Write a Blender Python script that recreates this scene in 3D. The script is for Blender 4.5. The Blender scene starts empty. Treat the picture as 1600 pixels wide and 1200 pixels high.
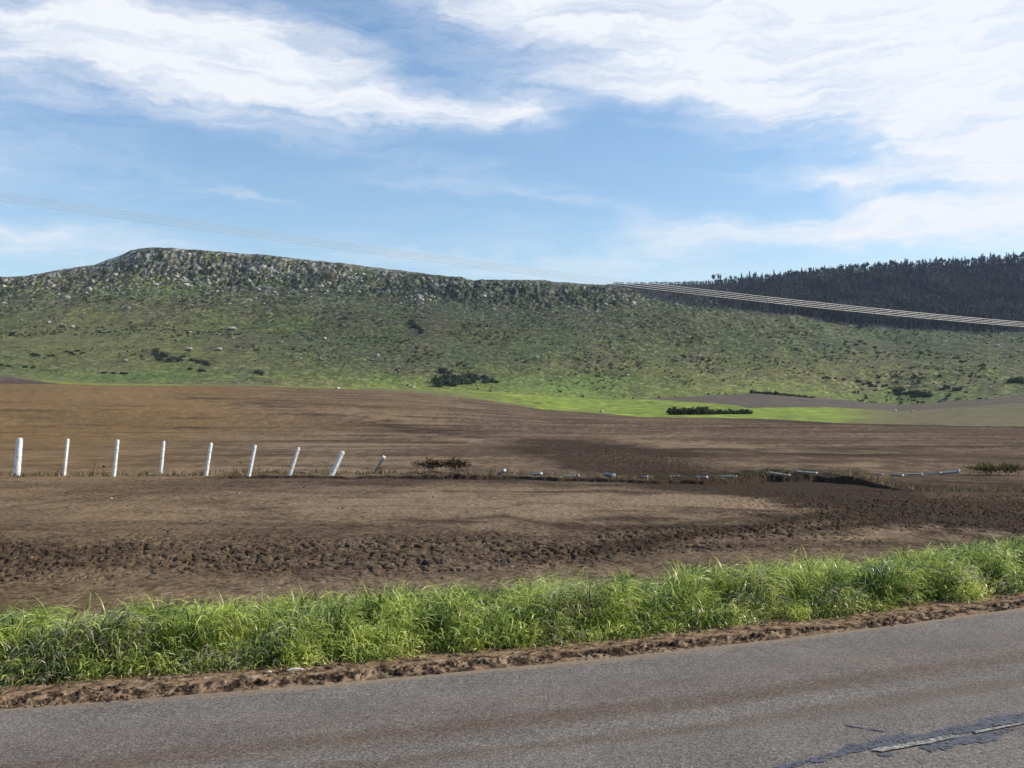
import bpy, math, random
import numpy as np
from mathutils import Vector, Matrix

# ------------------------------------------------------------------ camera
sc = bpy.context.scene
F, HOR, CAMZ = 1555.0, 640.0, 1.7          # focal length and horizon in pixels of the 1600 px photograph
cam_d = bpy.data.cameras.new('camera'); cam = bpy.data.objects.new('camera', cam_d)
sc.collection.objects.link(cam); sc.camera = cam
cam.location = (0, 0, CAMZ); cam.rotation_euler = (math.radians(90), 0, 0)
cam_d.sensor_width = 36; cam_d.lens = 36 * F / 1600; cam_d.shift_y = (HOR - 600) / 1600
cam_d.clip_start = 0.1; cam_d.clip_end = 12000

# ------------------------------------------------------------------ sky, sun, exposure
SUN_EL, SUN_AZ = math.radians(36), math.radians(84)      # azimuth clockwise from the view direction
world = bpy.data.worlds.new('World'); sc.world = world; world.use_nodes = True
wn, wl = world.node_tree.nodes, world.node_tree.links
wn.clear()
def N(nodes, typ, **kw):
    n = nodes.new(typ)
    for k, v in kw.items(): setattr(n, k, v)
    return n
def build_world():
    out = N(wn, 'ShaderNodeOutputWorld'); bg = N(wn, 'ShaderNodeBackground')
    bg.inputs['Strength'].default_value = 0.12
    wl.new(bg.outputs[0], out.inputs[0])
    sky = N(wn, 'ShaderNodeTexSky', sky_type='NISHITA', sun_disc=False, sun_elevation=SUN_EL, sun_rotation=SUN_AZ)
    sky.air_density = 1.1; sky.dust_density = 0.6; sky.ozone_density = 1.6; sky.altitude = 300
    hsv = N(wn, 'ShaderNodeHueSaturation'); hsv.inputs['Saturation'].default_value = 1.13; hsv.inputs['Value'].default_value = 1.38
    wl.new(sky.outputs[0], hsv.inputs['Color'])
    tc = N(wn, 'ShaderNodeTexCoord'); sep = N(wn, 'ShaderNodeSeparateXYZ')
    wl.new(tc.outputs['Generated'], sep.inputs[0])
    def M(op, a, b=None, c=None):
        m = N(wn, 'ShaderNodeMath', operation=op)
        for i, v in enumerate((a, b, c)):
            if v is None: continue
            if isinstance(v, (int, float)): m.inputs[i].default_value = v
            else: wl.new(v, m.inputs[i])
        return m.outputs[0]
    az = M('ARCTAN2', sep.outputs[0], sep.outputs[1]); el = M('ARCSINE', sep.outputs[2])
    comb = N(wn, 'ShaderNodeCombineXYZ'); wl.new(az, comb.inputs[0]); wl.new(el, comb.inputs[1])
    P = comb.outputs[0]
    def noise(vec, scale, sx, sy, detail=6, rough=0.55, rot=0.0, dist=0.0, col=False, off=0):
        mp = N(wn, 'ShaderNodeMapping'); mp.inputs['Scale'].default_value = (sx, sy, 1)
        mp.inputs['Rotation'].default_value = (0, 0, rot); mp.inputs['Location'].default_value = (off, off*.7, 0)
        wl.new(vec, mp.inputs[0])
        n = N(wn, 'ShaderNodeTexNoise'); n.inputs['Scale'].default_value = scale
        n.inputs['Detail'].default_value = detail; n.inputs['Roughness'].default_value = rough
        n.inputs['Distortion'].default_value = dist
        wl.new(mp.outputs[0], n.inputs['Vector'])
        return n.outputs[1 if col else 0]
    # warp the direction for wispy outlines
    wz = noise(P, 9, 1, 2.2, 5, .6, col=True)
    sub = N(wn, 'ShaderNodeVectorMath', operation='SUBTRACT'); wl.new(wz, sub.inputs[0]); sub.inputs[1].default_value = (.5, .5, .5)
    mul = N(wn, 'ShaderNodeVectorMath', operation='MULTIPLY'); wl.new(sub.outputs[0], mul.inputs[0]); mul.inputs[1].default_value = (.16, .06, 0)
    add = N(wn, 'ShaderNodeVectorMath', operation='ADD'); wl.new(P, add.inputs[0]); wl.new(mul.outputs[0], add.inputs[1])
    W = add.outputs[0]
    def px(x, y):
        X, Z = (x-800)/F, (HOR-y)/F
        return math.atan2(X, 1), math.asin(Z/math.sqrt(1+X*X+Z*Z))
    # cloud masses of this sky: centre, half sizes in radians, tilt, amount
    blobs = [((300, 60), .16, .040, -.10, .75), ((420, 130), .16, .045, -.10, .80), ((560, 165), .20, .016, -.05, .55), ((800, 165), .09, .020, -.05, .55),
             ((120, 20), .18, .030, 0, .5), ((60, 110), .16, .03, -.1, .55), ((40, 50), .16, .025, -.05, .4), ((700, 175), .12, .012, -.03, .4), ((1000, 20), .22, .045, -.08, .95), ((1200, 80), .20, .045, -.05, .9),
             ((1450, 60), .25, .075, 0, 1.1), ((1560, 170), .13, .065, -.35, .95), ((1050, 140), .20, .020, -.1, .5), ((1480, 205), .18, .022, -.2, .5),
             ((1350, 347), .17, .017, .0, .95), ((1360, 312), .07, .024, -.5, .6), ((1600, 335), .12, .024, 0, .9), ((1050, 355), .06, .02, -.2, .38),
             ((1450, 270), .14, .014, -.05, .6), ((60, 372), .13, .018, -.05, .6), ((370, 300), .05, .006, -.1, .3), ((760, 300), .16, .009, -.12, .25),
             ((650, 255), .2, .012, -.13, .14), ((900, 410), .35, .03, 0, .3), ((1300, -250), .5, .16, 0, 1), ((300, -300), .5, .12, .1, .6), ((2300, 200), .35, .1, 0, .7), ((-700, 150), .35, .06, 0, .6)]
    tot = None
    for (c, rx, ry, rot, a) in blobs:
        mp = N(wn, 'ShaderNodeMapping', vector_type='TEXTURE')
        p = px(*c) if abs(c[0]-800) < 2000 else c
        mp.inputs['Location'].default_value = (p[0], p[1], 0); mp.inputs['Rotation'].default_value = (0, 0, rot)
        mp.inputs['Scale'].default_value = (rx*1.2, ry*1.15, 1); wl.new(W, mp.inputs[0])
        ln = N(wn, 'ShaderNodeVectorMath', operation='LENGTH'); wl.new(mp.outputs[0], ln.inputs[0])
        mr = N(wn, 'ShaderNodeMapRange', interpolation_type='SMOOTHSTEP')
        mr.inputs[1].default_value = 0.05; mr.inputs[2].default_value = 1.25; mr.inputs[3].default_value = a; mr.inputs[4].default_value = 0
        wl.new(ln.outputs[1], mr.inputs[0])
        tot = mr.outputs[0] if tot is None else M('ADD', tot, mr.outputs[0])
    tot = M('MINIMUM', M('MULTIPLY', tot, .92), 1.08)
    fine = noise(W, 16, .55, 3.2, 8, .62, rot=.08)
    fil = noise(W, 40, .35, 3.0, 6, .6, rot=.16, off=3)
    big = noise(P, 5, 1, 2.4, 4, .5, off=9)
    tex = M('ADD', M('MULTIPLY', M('SUBTRACT', fine, .5), 2.2), M('MULTIPLY', M('SUBTRACT', fil, .5), 1.15))
    tex = M('ADD', tex, M('MULTIPLY', M('SUBTRACT', big, .5), .45))
    amt = M('ADD', M('MULTIPLY', tot, 1.0), M('MULTIPLY', tex, M('ADD', M('MULTIPLY', M('MINIMUM', tot, .5), 1.3), .13)))
    mr = N(wn, 'ShaderNodeMapRange', interpolation_type='LINEAR')
    mr.inputs[1].default_value = 0.0; mr.inputs[2].default_value = 1.12; mr.inputs[3].default_value = 0; mr.inputs[4].default_value = .97
    wl.new(amt, mr.inputs[0])
    mix = N(wn, 'ShaderNodeMix', data_type='RGBA')
    wl.new(mr.outputs[0], mix.inputs[0]); wl.new(hsv.outputs[0], mix.inputs[6])
    mix.inputs[7].default_value = (7.9, 8.1, 8.5, 1)
    wl.new(mix.outputs[2], bg.inputs[0])
build_world()
sd = bpy.data.lights.new('sun', 'SUN'); so = bpy.data.objects.new('sun', sd); sc.collection.objects.link(so)
sd.energy = 5.0; sd.angle = math.radians(.5); sd.color = (1, .93, .80)
S = Vector((math.cos(SUN_EL)*math.sin(SUN_AZ), math.cos(SUN_EL)*math.cos(SUN_AZ), math.sin(SUN_EL)))
so.rotation_euler = S.to_track_quat('Z', 'Y').to_euler(); so.location = (40, 0, 60)
sc.view_settings.view_transform = 'Standard'; sc.view_settings.look = 'None'
sc.view_settings.exposure = 0.0; sc.view_settings.gamma = 1.0
sc.cycles.max_bounces = 5; sc.cycles.diffuse_bounces = 2; sc.cycles.transparent_max_bounces = 4

# ------------------------------------------------------------------ helpers
rng = np.random.default_rng(7); random.seed(7)
COL = sc.collection
def rot_hash(ix, iy, seed):
    h = (ix.astype(np.int64)*374761393 + iy.astype(np.int64)*668265263 + seed*1442695041) & 0xffffffff
    h = ((h ^ (h >> 13))*1274126177) & 0xffffffff
    return (h ^ (h >> 16)) & 0xffffffff
def perlin(x, y, seed=0):
    x = np.asarray(x, float); y = np.asarray(y, float)
    ix, iy = np.floor(x), np.floor(y); fx, fy = x-ix, y-iy
    ux, uy = fx*fx*fx*(fx*(fx*6-15)+10), fy*fy*fy*(fy*(fy*6-15)+10)
    def g(dx, dy):
        a = rot_hash(ix+dx, iy+dy, seed)*(2*math.pi/4294967296.0)
        return np.cos(a)*(fx-dx)+np.sin(a)*(fy-dy)
    a, b, c, d = g(0, 0), g(1, 0), g(0, 1), g(1, 1)
    return ((a*(1-ux)+b*ux)*(1-uy)+(c*(1-ux)+d*ux)*uy)*1.5
def fbm(x, y, o=4, seed=0, r=.5):
    s, a, t = 0, 1., 0.
    for i in range(o):
        s = s+a*perlin(x*2**i, y*2**i, seed+i*17); t += a; a *= r
    return s/t
def sm(a, b, x):
    t = np.clip((x-a)/(b-a), 0, 1); return t*t*(3-2*t)
def bump(c, w, x): return np.exp(-((x-c)/w)**2)
def lerp(a, b, t): return a+(b-a)*t
def tag(o, label=None, cat=None, group=None, kind=None):
    if label: o['label'] = label
    if cat: o['category'] = cat
    if group: o['group'] = group
    if kind: o['kind'] = kind
    return o
def mesh(name, V, Fa, mat=None, col=None, parent=None, smooth=False, link=True, extra=None):
    V = np.asarray(V, np.float32); Fa = np.asarray(Fa, np.int32)
    me = bpy.data.meshes.new(name); k = Fa.shape[1]
    me.vertices.add(len(V)); me.vertices.foreach_set('co', V.ravel())
    me.loops.add(Fa.size); me.loops.foreach_set('vertex_index', Fa.ravel())
    me.polygons.add(len(Fa)); me.polygons.foreach_set('loop_start', np.arange(0, Fa.size, k, dtype=np.int32))
    me.polygons.foreach_set('loop_total', np.full(len(Fa), k, np.int32))
    if smooth: me.polygons.foreach_set('use_smooth', np.ones(len(Fa), bool))
    me.update(calc_edges=True)
    if col is not None:
        at = me.color_attributes.new('albedo', 'FLOAT_COLOR', 'POINT')
        c = np.ones((len(V), 4), np.float32); c[:, :3] = col; at.data.foreach_set('color', c.ravel())
    if extra:
        for kname, arr in extra.items():
            at = me.attributes.new(kname, 'FLOAT', 'POINT'); at.data.foreach_set('value', np.asarray(arr, np.float32))
    if mat: me.materials.append(mat)
    o = bpy.data.objects.new(name, me)
    if link: COL.objects.link(o)
    if parent: o.parent = parent
    return o
def mat_new(name):
    m = bpy.data.materials.new(name); m.use_nodes = True
    nt = m.node_tree; b = nt.nodes['Principled BSDF']; b.inputs['Roughness'].default_value = .9
    b.inputs['Specular IOR Level'].default_value = .2
    return m, nt, b
def nnoise(nt, scale, detail=4, rough=.55, vec=None, dist=0):
    n = nt.nodes.new('ShaderNodeTexNoise'); n.inputs['Scale'].default_value = scale
    n.inputs['Detail'].default_value = detail; n.inputs['Roughness'].default_value = rough; n.inputs['Distortion'].default_value = dist
    if vec is None:
        g = nt.nodes.new('ShaderNodeNewGeometry'); vec = g.outputs['Position']
    nt.links.new(vec, n.inputs['Vector']); return n.outputs['Fac']
def nramp(nt, fac, stops):
    r = nt.nodes.new('ShaderNodeValToRGB'); cr = r.color_ramp
    while len(cr.elements) < len(stops): cr.elements.new(.5)
    for e, (p, c) in zip(cr.elements, stops):
        e.position = p; e.color = (*c, 1) if len(c) == 3 else c
    nt.links.new(fac, r.inputs[0]); return r.outputs[0]
def nmix(nt, a, b, fac, mode='MIX'):
    m = nt.nodes.new('ShaderNodeMix'); m.data_type = 'RGBA'; m.blend_type = mode
    for v, i in ((fac, 0), (a, 6), (b, 7)):
        if isinstance(v, (int, float)): m.inputs[i].default_value = v
        elif isinstance(v, tuple): m.inputs[i].default_value = (*v, 1)
        else: nt.links.new(v, m.inputs[i])
    return m.outputs[2]
def nattr(nt, name):
    a = nt.nodes.new('ShaderNodeAttribute'); a.attribute_name = name; return a
def nbump(nt, b, h, strength, dist):
    n = nt.nodes.new('ShaderNodeBump'); n.inputs['Strength'].default_value = strength; n.inputs['Distance'].default_value = dist
    nt.links.new(h, n.inputs['Height']); nt.links.new(n.outputs[0], b.inputs['Normal'])
def mat_albedo(name, scale=None, lo=.8, hi=1.2, bumpd=None, trans=0, scale2=None, spec=.2, rough=.9):
    m, nt, b = mat_new(name); c = nattr(nt, 'albedo').outputs['Color']
    b.inputs['Specular IOR Level'].default_value = spec; b.inputs['Roughness'].default_value = rough
    if scale:
        n = nnoise(nt, scale, 5, .65)
        c = nmix(nt, c, nramp(nt, n, [(.38, (lo,)*3), (.62, (hi,)*3)]), 1.0, 'MULTIPLY')
        if bumpd: nbump(nt, b, n, .8, bumpd)
    if scale2:
        n2 = nnoise(nt, scale2, 3, .6)
        c = nmix(nt, c, nramp(nt, n2, [(.36, (.8,)*3), (.64, (1.2,)*3)]), 1.0, 'MULTIPLY')
    nt.links.new(c, b.inputs['Base Color'])
    if trans:
        out = nt.nodes['Material Output']; tr = nt.nodes.new('ShaderNodeBsdfTranslucent'); ms = nt.nodes.new('ShaderNodeMixShader')
        nt.links.new(c, tr.inputs['Color']); ms.inputs[0].default_value = trans
        nt.links.new(b.outputs[0], ms.inputs[1]); nt.links.new(tr.outputs[0], ms.inputs[2]); nt.links.new(ms.outputs[0], out.inputs['Surface'])
    return m

# ------------------------------------------------------------------ lie of the land
GZ = -0.35                                  # level of the flat field, metres
def edge_y(X):                              # far edge of the road
    Xc = np.clip(X, -6, 7)
    return 6.59+.37*Xc+.018*Xc*Xc+(X-Xc)*(.37+.036*Xc)
def road_t(X, Y): return (Y-edge_y(X))/math.sqrt(1+.37**2)
PX = np.array([-900, 0, 40, 100, 150, 180, 205, 240, 400, 600, 740, 850, 950, 1000, 1100, 1200, 1300, 1400, 1500, 1600, 2400.])
PU = (PX-800)/F
def prof(xs, ys): return np.interp(PX, xs, ys)
def zy(D, y): return CAMZ+(HOR-y)/F*D
K = []
K.append((np.full(21, 70.), np.full(21, GZ)))
d = prof([0, 600, 740, 850, 1000, 1300, 1600], [300, 300, 280, 240, 200, 150, 120]); y = prof([0, 150, 400, 600, 740, 850, 1000, 1200, 1300, 1600], [600, 602, 604, 609, 624, 640, 650, 656, 660, 667]); K.append((d, zy(d, y)))
d = prof([0, 400, 740, 1000, 1400, 1600], [345, 365, 420, 440, 455, 430]); y = prof([0, 150, 400, 600, 740, 850, 950, 1100, 1200, 1300, 1400, 1600], [586, 597, 602, 606, 611, 618, 625, 618, 614, 623, 633, 620]); K.append((d, zy(d, y)))
d = prof([0, 1600], [545, 575]); y = prof([-900, 0, 205, 400, 600, 740, 850, 1000, 1200, 1400, 1600], [535, 520, 512, 520, 530, 535, 540, 550, 556, 566, 560]); K.append((d, zy(d, y)))
d = prof([0, 205, 1000, 1600], [705, 722, 700, 690]); y = prof([-900, 0, 150, 205, 400, 600, 740, 950, 1000, 1200, 1300, 1400, 1600, 2400], [470, 450, 436, 428, 434, 448, 465, 466, 472, 492, 505, 516, 522, 540]); K.append((d, zy(d, y)))
RIMD = prof([0, 1600], [760, 750]); y = prof([-900, 0, 35, 48, 100, 150, 180, 205, 240, 300, 400, 500, 600, 700, 740, 800, 860, 950, 1000, 1100, 1200, 1300, 1400, 1600, 2400], [450, 434, 434, 427, 420, 412, 401, 389, 387, 390, 397, 405, 418, 432, 438, 436, 437, 446, 454, 468, 480, 493, 506, 512, 530]); K.append((RIMD, zy(RIMD, y)))
d = np.full(21, 840.); zr = K[-1][1]; z = np.where(PX < 900, zr+.5, zy(840, prof([950, 1000, 1100, 1200, 1300, 1400, 1600, 2400], [446, 452, 463, 473, 484, 492, 497, 515]))); K.append((d, z))
d = np.full(21, 1150.); z = np.where(PX < 900, zr-8, zy(1150, prof([950, 1000, 1100, 1200, 1300, 1400, 1500, 1600, 2400], [446, 446, 445, 440, 430, 421, 416, 408, 390]))); K.append((d, z))
d = np.full(21, 1700.); K.append((d, np.full(21, 20.)))
BANKX = np.array([310, 370, 430, 560, 640, 700, 800, 900, 1000, 1100, 1160, 1200, 1280, 1340, 1390, 1440.])
BANKY = np.array([747.5, 748, 747.5, 748.5, 747.5, 749, 748, 752, 755, 757, 755, 753, 753, 757, 764, 770.])
BANKH = np.array([0, .06, .07, .05, .08, .12, .09, .08, .07, .12, .13, .17, .2, .18, .05, 0])
def bank_at(X, Y):
    xp = 800+F*X/np.maximum(Y, 1)
    yb = (CAMZ-GZ)*F/(np.interp(xp, BANKX, BANKY)-HOR)+.3*fbm(X*.9, X*0+3.3, 3, 91)+.08*fbm(X*5, X*0+1.3, 3, 92)
    return yb, np.interp(xp, BANKX, BANKH)
def clod_mask(X, Y):
    xp, yp = 800+F*X/np.maximum(Y, .5), HOR+(CAMZ-GZ)*F/np.maximum(Y, .5)
    yp = yp+22*fbm(X*.35, Y*.5, 3, 41)
    c = np.interp(xp, [-400, 0, 500, 900, 1100, 1300, 1600], [872, 872, 868, 858, 838, 812, 800])
    w = np.interp(xp, [-400, 0, 500, 900, 1100, 1300, 1600], [34, 34, 28, 22, 18, 30, 28])
    m = np.exp(-np.abs((yp-c)/w)**3)*np.clip(.95+1.5*fbm(X/1.8, Y/1.5, 3, 43), .2, 1)
    m2 = np.exp(-((xp-980-(yp-715)*2.6)/110)**2-((yp-718)/22)**2)*.9
    m3 = np.exp(-((xp-1350-(yp-790)*1.6)/200)**2-((yp-788)/16)**2)
    return np.clip(np.maximum(np.maximum(m, m2), m3), 0, 1)
def ground_z(X, Y, fine=True):
    X = np.asarray(X, float); Y = np.asarray(Y, float); D = np.maximum(Y, .3); u = np.clip(X/D, -1.2, 1.2)
    z = np.full(np.broadcast(X, Y).shape, GZ)
    for i in range(len(K)-1):
        d0, d1 = np.interp(u, PU, K[i][0]), np.interp(u, PU, K[i+1][0])
        z0, z1 = np.interp(u, PU, K[i][1]), np.interp(u, PU, K[i+1][1])
        if i in (3, 4, 5):
            w = 12*fbm(X/70, X*0+5, 3, 5)*(1 if i == 4 else .7); d0 = d0+w*(i != 3); d1 = d1+w
        t = np.clip((D-d0)/(d1-d0), 0, 1)
        if i not in (3, 4, 5): t = .5*t+.5*t*t*(3-2*t)
        z = z+(z1-z0)*t
    far = sm(430, 520, D)*(1-sm(790, 850, D)); rim = sm(650, 705, D)*(1-sm(738, 757, D))*(1-sm(.04, .2, u))
    gul = fbm(X/85, D/170, 3, 11)
    z = z+far*(4.5*gul*sm(430, 600, D)*(1-sm(690, 745, D))+1.0*fbm(X/14, D/14, 3, 13))
    rr = np.abs(fbm(X/16, D/16, 4, 15))
    z = z+rim*(7.5*(rr-.22)+3.0*fbm(X/5, D/9, 3, 19)+1.5*perlin(X/2.2, D/4, 20))
    z = z+sm(60, 120, D)*(1-sm(430, 470, D))*.5*fbm(X/60, D/60, 2, 23)
    if fine:
        near = 1-sm(90, 140, D)
        t = road_t(X, Y)
        z = z+near*(.03*fbm(X/2.2, Y/2.2, 3, 31)+.012*fbm(X/.5, Y/.5, 3, 33))*sm(2.4, 3.4, t)
        cm = clod_mask(X, Y)*near*sm(2.6, 3.2, t)
        wx = X+.12*fbm(X*2, Y*2, 2, 35)
        n = fbm(wx*8+Y*2.4, Y*4.6, 3, 37); n9 = fbm(X*13, Y*9, 3, 39)
        z = z-cm*(.066*sm(.05, .19, n)*(.6+.6*sm(-.2, .3, perlin(X*.9, Y*1.2, 38)))-.008*sm(.0, .4, -n))+.012*cm*n9+near*.005*n9*sm(2.6, 3.2, t)
        yb, hb = bank_at(X, Y)
        z = z+1.15*hb*sm(0, .05, Y-yb)*(.8+.5*perlin(X*2.2, Y*0, 93))*(1-sm(2, 9, Y-yb))
        # embankment and muddy shoulder of the road
        shoulder = np.where(t < 0, -.05, np.interp(t, [0, .06, .2, .45, .8, 2.6, 3.2], [-.02, .0, .012, .0, -.02, -.33, -.35]))
        k = 1-sm(2.8, 3.3, t)
        z = z*(1-k)+shoulder*k
        sh = sm(-.02, .05, t)*(1-sm(2.2, 3.0, t))
        cl = fbm(X*6, Y*6, 4, 51); ridge = bump(.12+.05*perlin(X*1.3, X*0, 57), .06, t)
        z = z+sh*(.009*cl+.007*fbm(X*26, Y*26, 2, 53)*(t < 1))+ridge*(.024*sm(.05, .3, fbm(X*20, Y*20, 3, 55)+.5*perlin(X*1.7, Y*0, 58))-.004)*(t > -.02)
        tn = road_t(X, Y)+5.5                     # near side
        z = np.where(tn < 0, -.03+.02*fbm(X*3, Y*3, 3, 59)+.1*tn.clip(-3, 0), z)
    return z

def land_grid():
    s = np.arange(600, 24, -.72); near = (CAMZ-GZ)*F/s
    rows = np.concatenate([[-30, -8, -3, .2, 1., 2., 3.5, 4.6, 5.], near[near > 5.3],
        np.geomspace(near[-1]*1.012, 425, 110), np.arange(427, 690, 1.25), np.arange(690, 790, .62), np.geomspace(792, 1700, 70), [2300, 3500, 6000]])
    rows = np.unique(np.concatenate([rows, np.arange(25.2, 32.5, .045)])); rows = rows[np.concatenate([[True], np.diff(rows) > .004])]
    un = np.linspace(-.575, .575, 1180)
    ue = .575+np.geomspace(.004, 1.4, 60)
    cols = np.concatenate([-ue[::-1], un, ue])
    D, U = np.meshgrid(rows, cols, indexing='ij')
    X = np.where(D < 5.2, U*5.2, U*D); Y = D.copy()
    return X, Y
WASH = [(((280, 657), (470, 665), (640, 673)), 2.2, .6), (((620, 676), (860, 690), (1100, 712)), 5, .75), (((1080, 702), (1300, 712), (1640, 718)), 2.5, .55),
    (((860, 690), (1000, 704), (1250, 703), (1640, 697)), 2.2, .5), (((1190, 662), (1640, 668)), 1.6, .8), (((800, 702), (960, 735), (1160, 757), (1400, 770)), 14, .8),
    (((700, 812), (790, 806), (880, 826), (1040, 822), (1200, 806)), 4, .55), (((860, 770), (960, 765), (1040, 768)), 2.5, .5), (((740, 800), (830, 784), (900, 790)), 2.5, .45),
    (((1030, 790), (1120, 795), (1215, 801)), 2.2, .6), (((1200, 772), (1400, 800), (1640, 826)), 11, .8), (((900, 862), (1060, 838), (1250, 812), (1450, 792), (1640, 785)), 7, .6), (((1180, 772), (1400, 782), (1640, 800)), 6, .5),
    (((1240, 828), (1420, 812), (1640, 836)), 3, .5), (((-60, 806), (120, 778), (330, 764), (600, 770)), 3, .35), (((-60, 822), (300, 818), (700, 826)), 6, .3), (((0, 702), (240, 700), (520, 708)), 3, .4), (((-40, 668), (200, 672), (420, 680)), 2, .35),
    (((640, 683), (760, 687), (860, 690)), 3.4, -.8), (((980, 688), (1130, 696), (1300, 708)), 4, -.7), (((990, 780), (1100, 783), (1230, 795)), 7, -1.), (((820, 713), (940, 722)), 5, -.7), (((420, 790), (700, 786), (960, 800)), 14, -.35),
    (((1300, 727), (1500, 724)), 6, -.4), (((1300, 840), (1450, 822), (1600, 842)), 8, -.5), (((-40, 735), (300, 735), (620, 733)), 3, -.5), (((100, 655), (420, 664), (700, 668)), 3, -.6)]
def shade_land(X, Y):
    xp, yp = 800+F*X/np.maximum(Y, .5), HOR+(CAMZ-GZ)*F/np.maximum(Y, .5)
    C = lambda *c: np.array(c)[None, None, :]
    TAN, BR, DK, OR = C(.232, .164, .104), C(.106, .073, .046), C(.044, .030, .0205), C(.26, .158, .062)
    mac = fbm(X/6, Y/9, 4, 61); mid = fbm(X*.7, Y*.45, 4, 63); st = fbm(X/22, Y/2.6+X*.012, 4, 65)
    wpx = xp+50*fbm(X/3.5, Y/4, 3, 67); wy = yp+6*fbm(X/3, Y/4, 3, 69)
    tan = .38+.8*mac+.55*mid-.18*sm(820, 900, yp)-.12*sm(500, 1100, xp)
    tan = tan+.42*np.exp(-((wy-798)/30)**2)*(1-sm(820, 1350, wpx))
    tan = tan+.5*np.exp(-((wpx-1110)/110)**2-((wy-785)/9)**2)+.5*np.exp(-((wpx-770)/90)**2-((wy-686)/4)**2)+.5*np.exp(-((wpx-1150)/130)**2-((wy-699)/7)**2)
    tan = tan+.4*np.exp(-((wpx-900)/50)**2-((wy-714)/6)**2)+.3*np.exp(-((wpx-1460)/90)**2-((wy-838)/9)**2)
    tan = tan+.25*np.exp(-((yp-920)/14)**2)
    sw = fbm(X/3.5+2*fbm(X/5, Y/5, 2, 60), Y/1.1+X*.10, 4, 62)
    tan = tan*(1-.35*np.exp(-((yp-672)/14)**2))+.55*st*sm(770, 700, yp)+.9*fbm(X/30, Y/14, 4, 58)*sm(770, 700, yp)+.85*sw*(yp > 745)+.4*fbm(X*3, Y*2, 3, 64)+.9*fbm(X*1.8, Y*.7, 4, 56)*(yp > 648)*(yp < 745)+.5*fbm(X*7, Y*4, 2, 54)*(yp > 745)
    cm = clod_mask(X, Y)
    dark = .22*cm*np.clip(1+1.5*mac+1.2*mid, .2, 1.8)+.25*sm(.0, .5, -mid)*sm(690, 900, wpx)*(yp < 860)
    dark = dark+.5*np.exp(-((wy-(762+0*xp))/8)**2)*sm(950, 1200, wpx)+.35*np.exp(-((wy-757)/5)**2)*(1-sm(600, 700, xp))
    for pts, w_, a_ in WASH:
        xs_, ys_ = zip(*pts); yc = np.interp(wpx, xs_, ys_); e = 70.
        mk = np.exp(-np.abs((wy-yc)/w_)**2)*sm(xs_[0]-e, xs_[0]+e, wpx)*(1-sm(xs_[-1]-e, xs_[-1]+e, wpx))*np.clip(1+1.3*mid+.6*sw, .2, 1.6)
        if a_ > 0: dark = dark+a_*mk
        else: tan = tan-a_*mk; dark = dark+a_*.5*mk
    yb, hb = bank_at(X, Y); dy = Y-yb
    dark = dark+sm(.0, .09, hb)*(np.exp(-((dy-.08)/.3)**2)*1.0+.55*np.exp(-((dy+1.0)/1.1)**2))  # bank's shade painted darker into the soil, with a dark patch before it
    # soaked channel crossing the field
    ch = np.interp(yp, [690, 715, 745, 775, 800, 850], [880, 960, 1075, 1240, 1420, 1640]); chw = np.interp(yp, [690, 715, 745, 800, 850], [110, 130, 130, 220, 240])
    rg = fbm(X*2.6, Y*1.3, 3, 46)
    dark = dark+.72*np.exp(-np.abs((wpx-ch)/(chw*.8))**2.5)*sm(678, 700, yp)*np.clip(.8+1.1*mid+1.6*rg, .1, 1.6)+.4*sm(1050, 1500, wpx)*np.exp(-((wy-772)/26)**2)
    dark = dark+.22*np.exp(-((wy-855-14*mac)/46)**2)*(1-sm(1000, 1300, xp))*np.clip(1+1.2*mac, .3, 1.5)+.3*np.exp(-((xp+20)/160)**2)*sm(800, 860, yp)
    dark = dark+.7*sm(.14, .45, -st)*sm(760, 700, yp)+.45*sm(.05, .45, fbm(X/16, Y/7, 4, 68))*sm(765, 700, yp)*sm(100, 500, xp)+.5*sm(.22, .45, -sw)*(yp > 745)*sm(250, 800, xp)+.3*sm(.1, .4, fbm(X*4, Y*2.2, 3, 66))
    dark = dark+.8*np.exp(-((yp-np.interp(xp, [900, 1600], [651, 668]))/1.6)**2)*sm(1000, 1250, xp)
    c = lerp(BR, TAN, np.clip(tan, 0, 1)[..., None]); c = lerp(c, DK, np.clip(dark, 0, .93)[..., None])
    orng = np.clip(.85*(1-sm(60, 560, xp))*(sm(770, 650, yp)+.35)+.3*(yp < 680)*(xp < 700), 0, .9)
    c = lerp(c, OR*(.8+.5*mid[..., None]), orng[..., None]*(1-np.clip(dark, 0, 1))[..., None]*.8)
    # shoulder mud
    t = road_t(X, Y)
    mud = lerp(C(.225, .150, .090), C(.05, .034, .024), sm(.02, .38, fbm(X*9, Y*9, 4, 71)+.3*bump(.12, .07, t)-.02)[..., None])
    mud = lerp(mud, C(.36, .28, .19), (sm(.25, .5, fbm(X*7, Y*9, 3, 73)))[..., None]*.6)
    c = lerp(c, mud, ((1-sm(.7, 1.6, t))*(t > -.3))[..., None])
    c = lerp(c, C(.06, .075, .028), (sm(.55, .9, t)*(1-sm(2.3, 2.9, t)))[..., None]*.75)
    return c, xp, yp
X, Y = land_grid(); Z = ground_z(X, Y); Z[Y > 1800] = -40
Z[:4] = -.25
colr, xp, yp = shade_land(X, Y)
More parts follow.
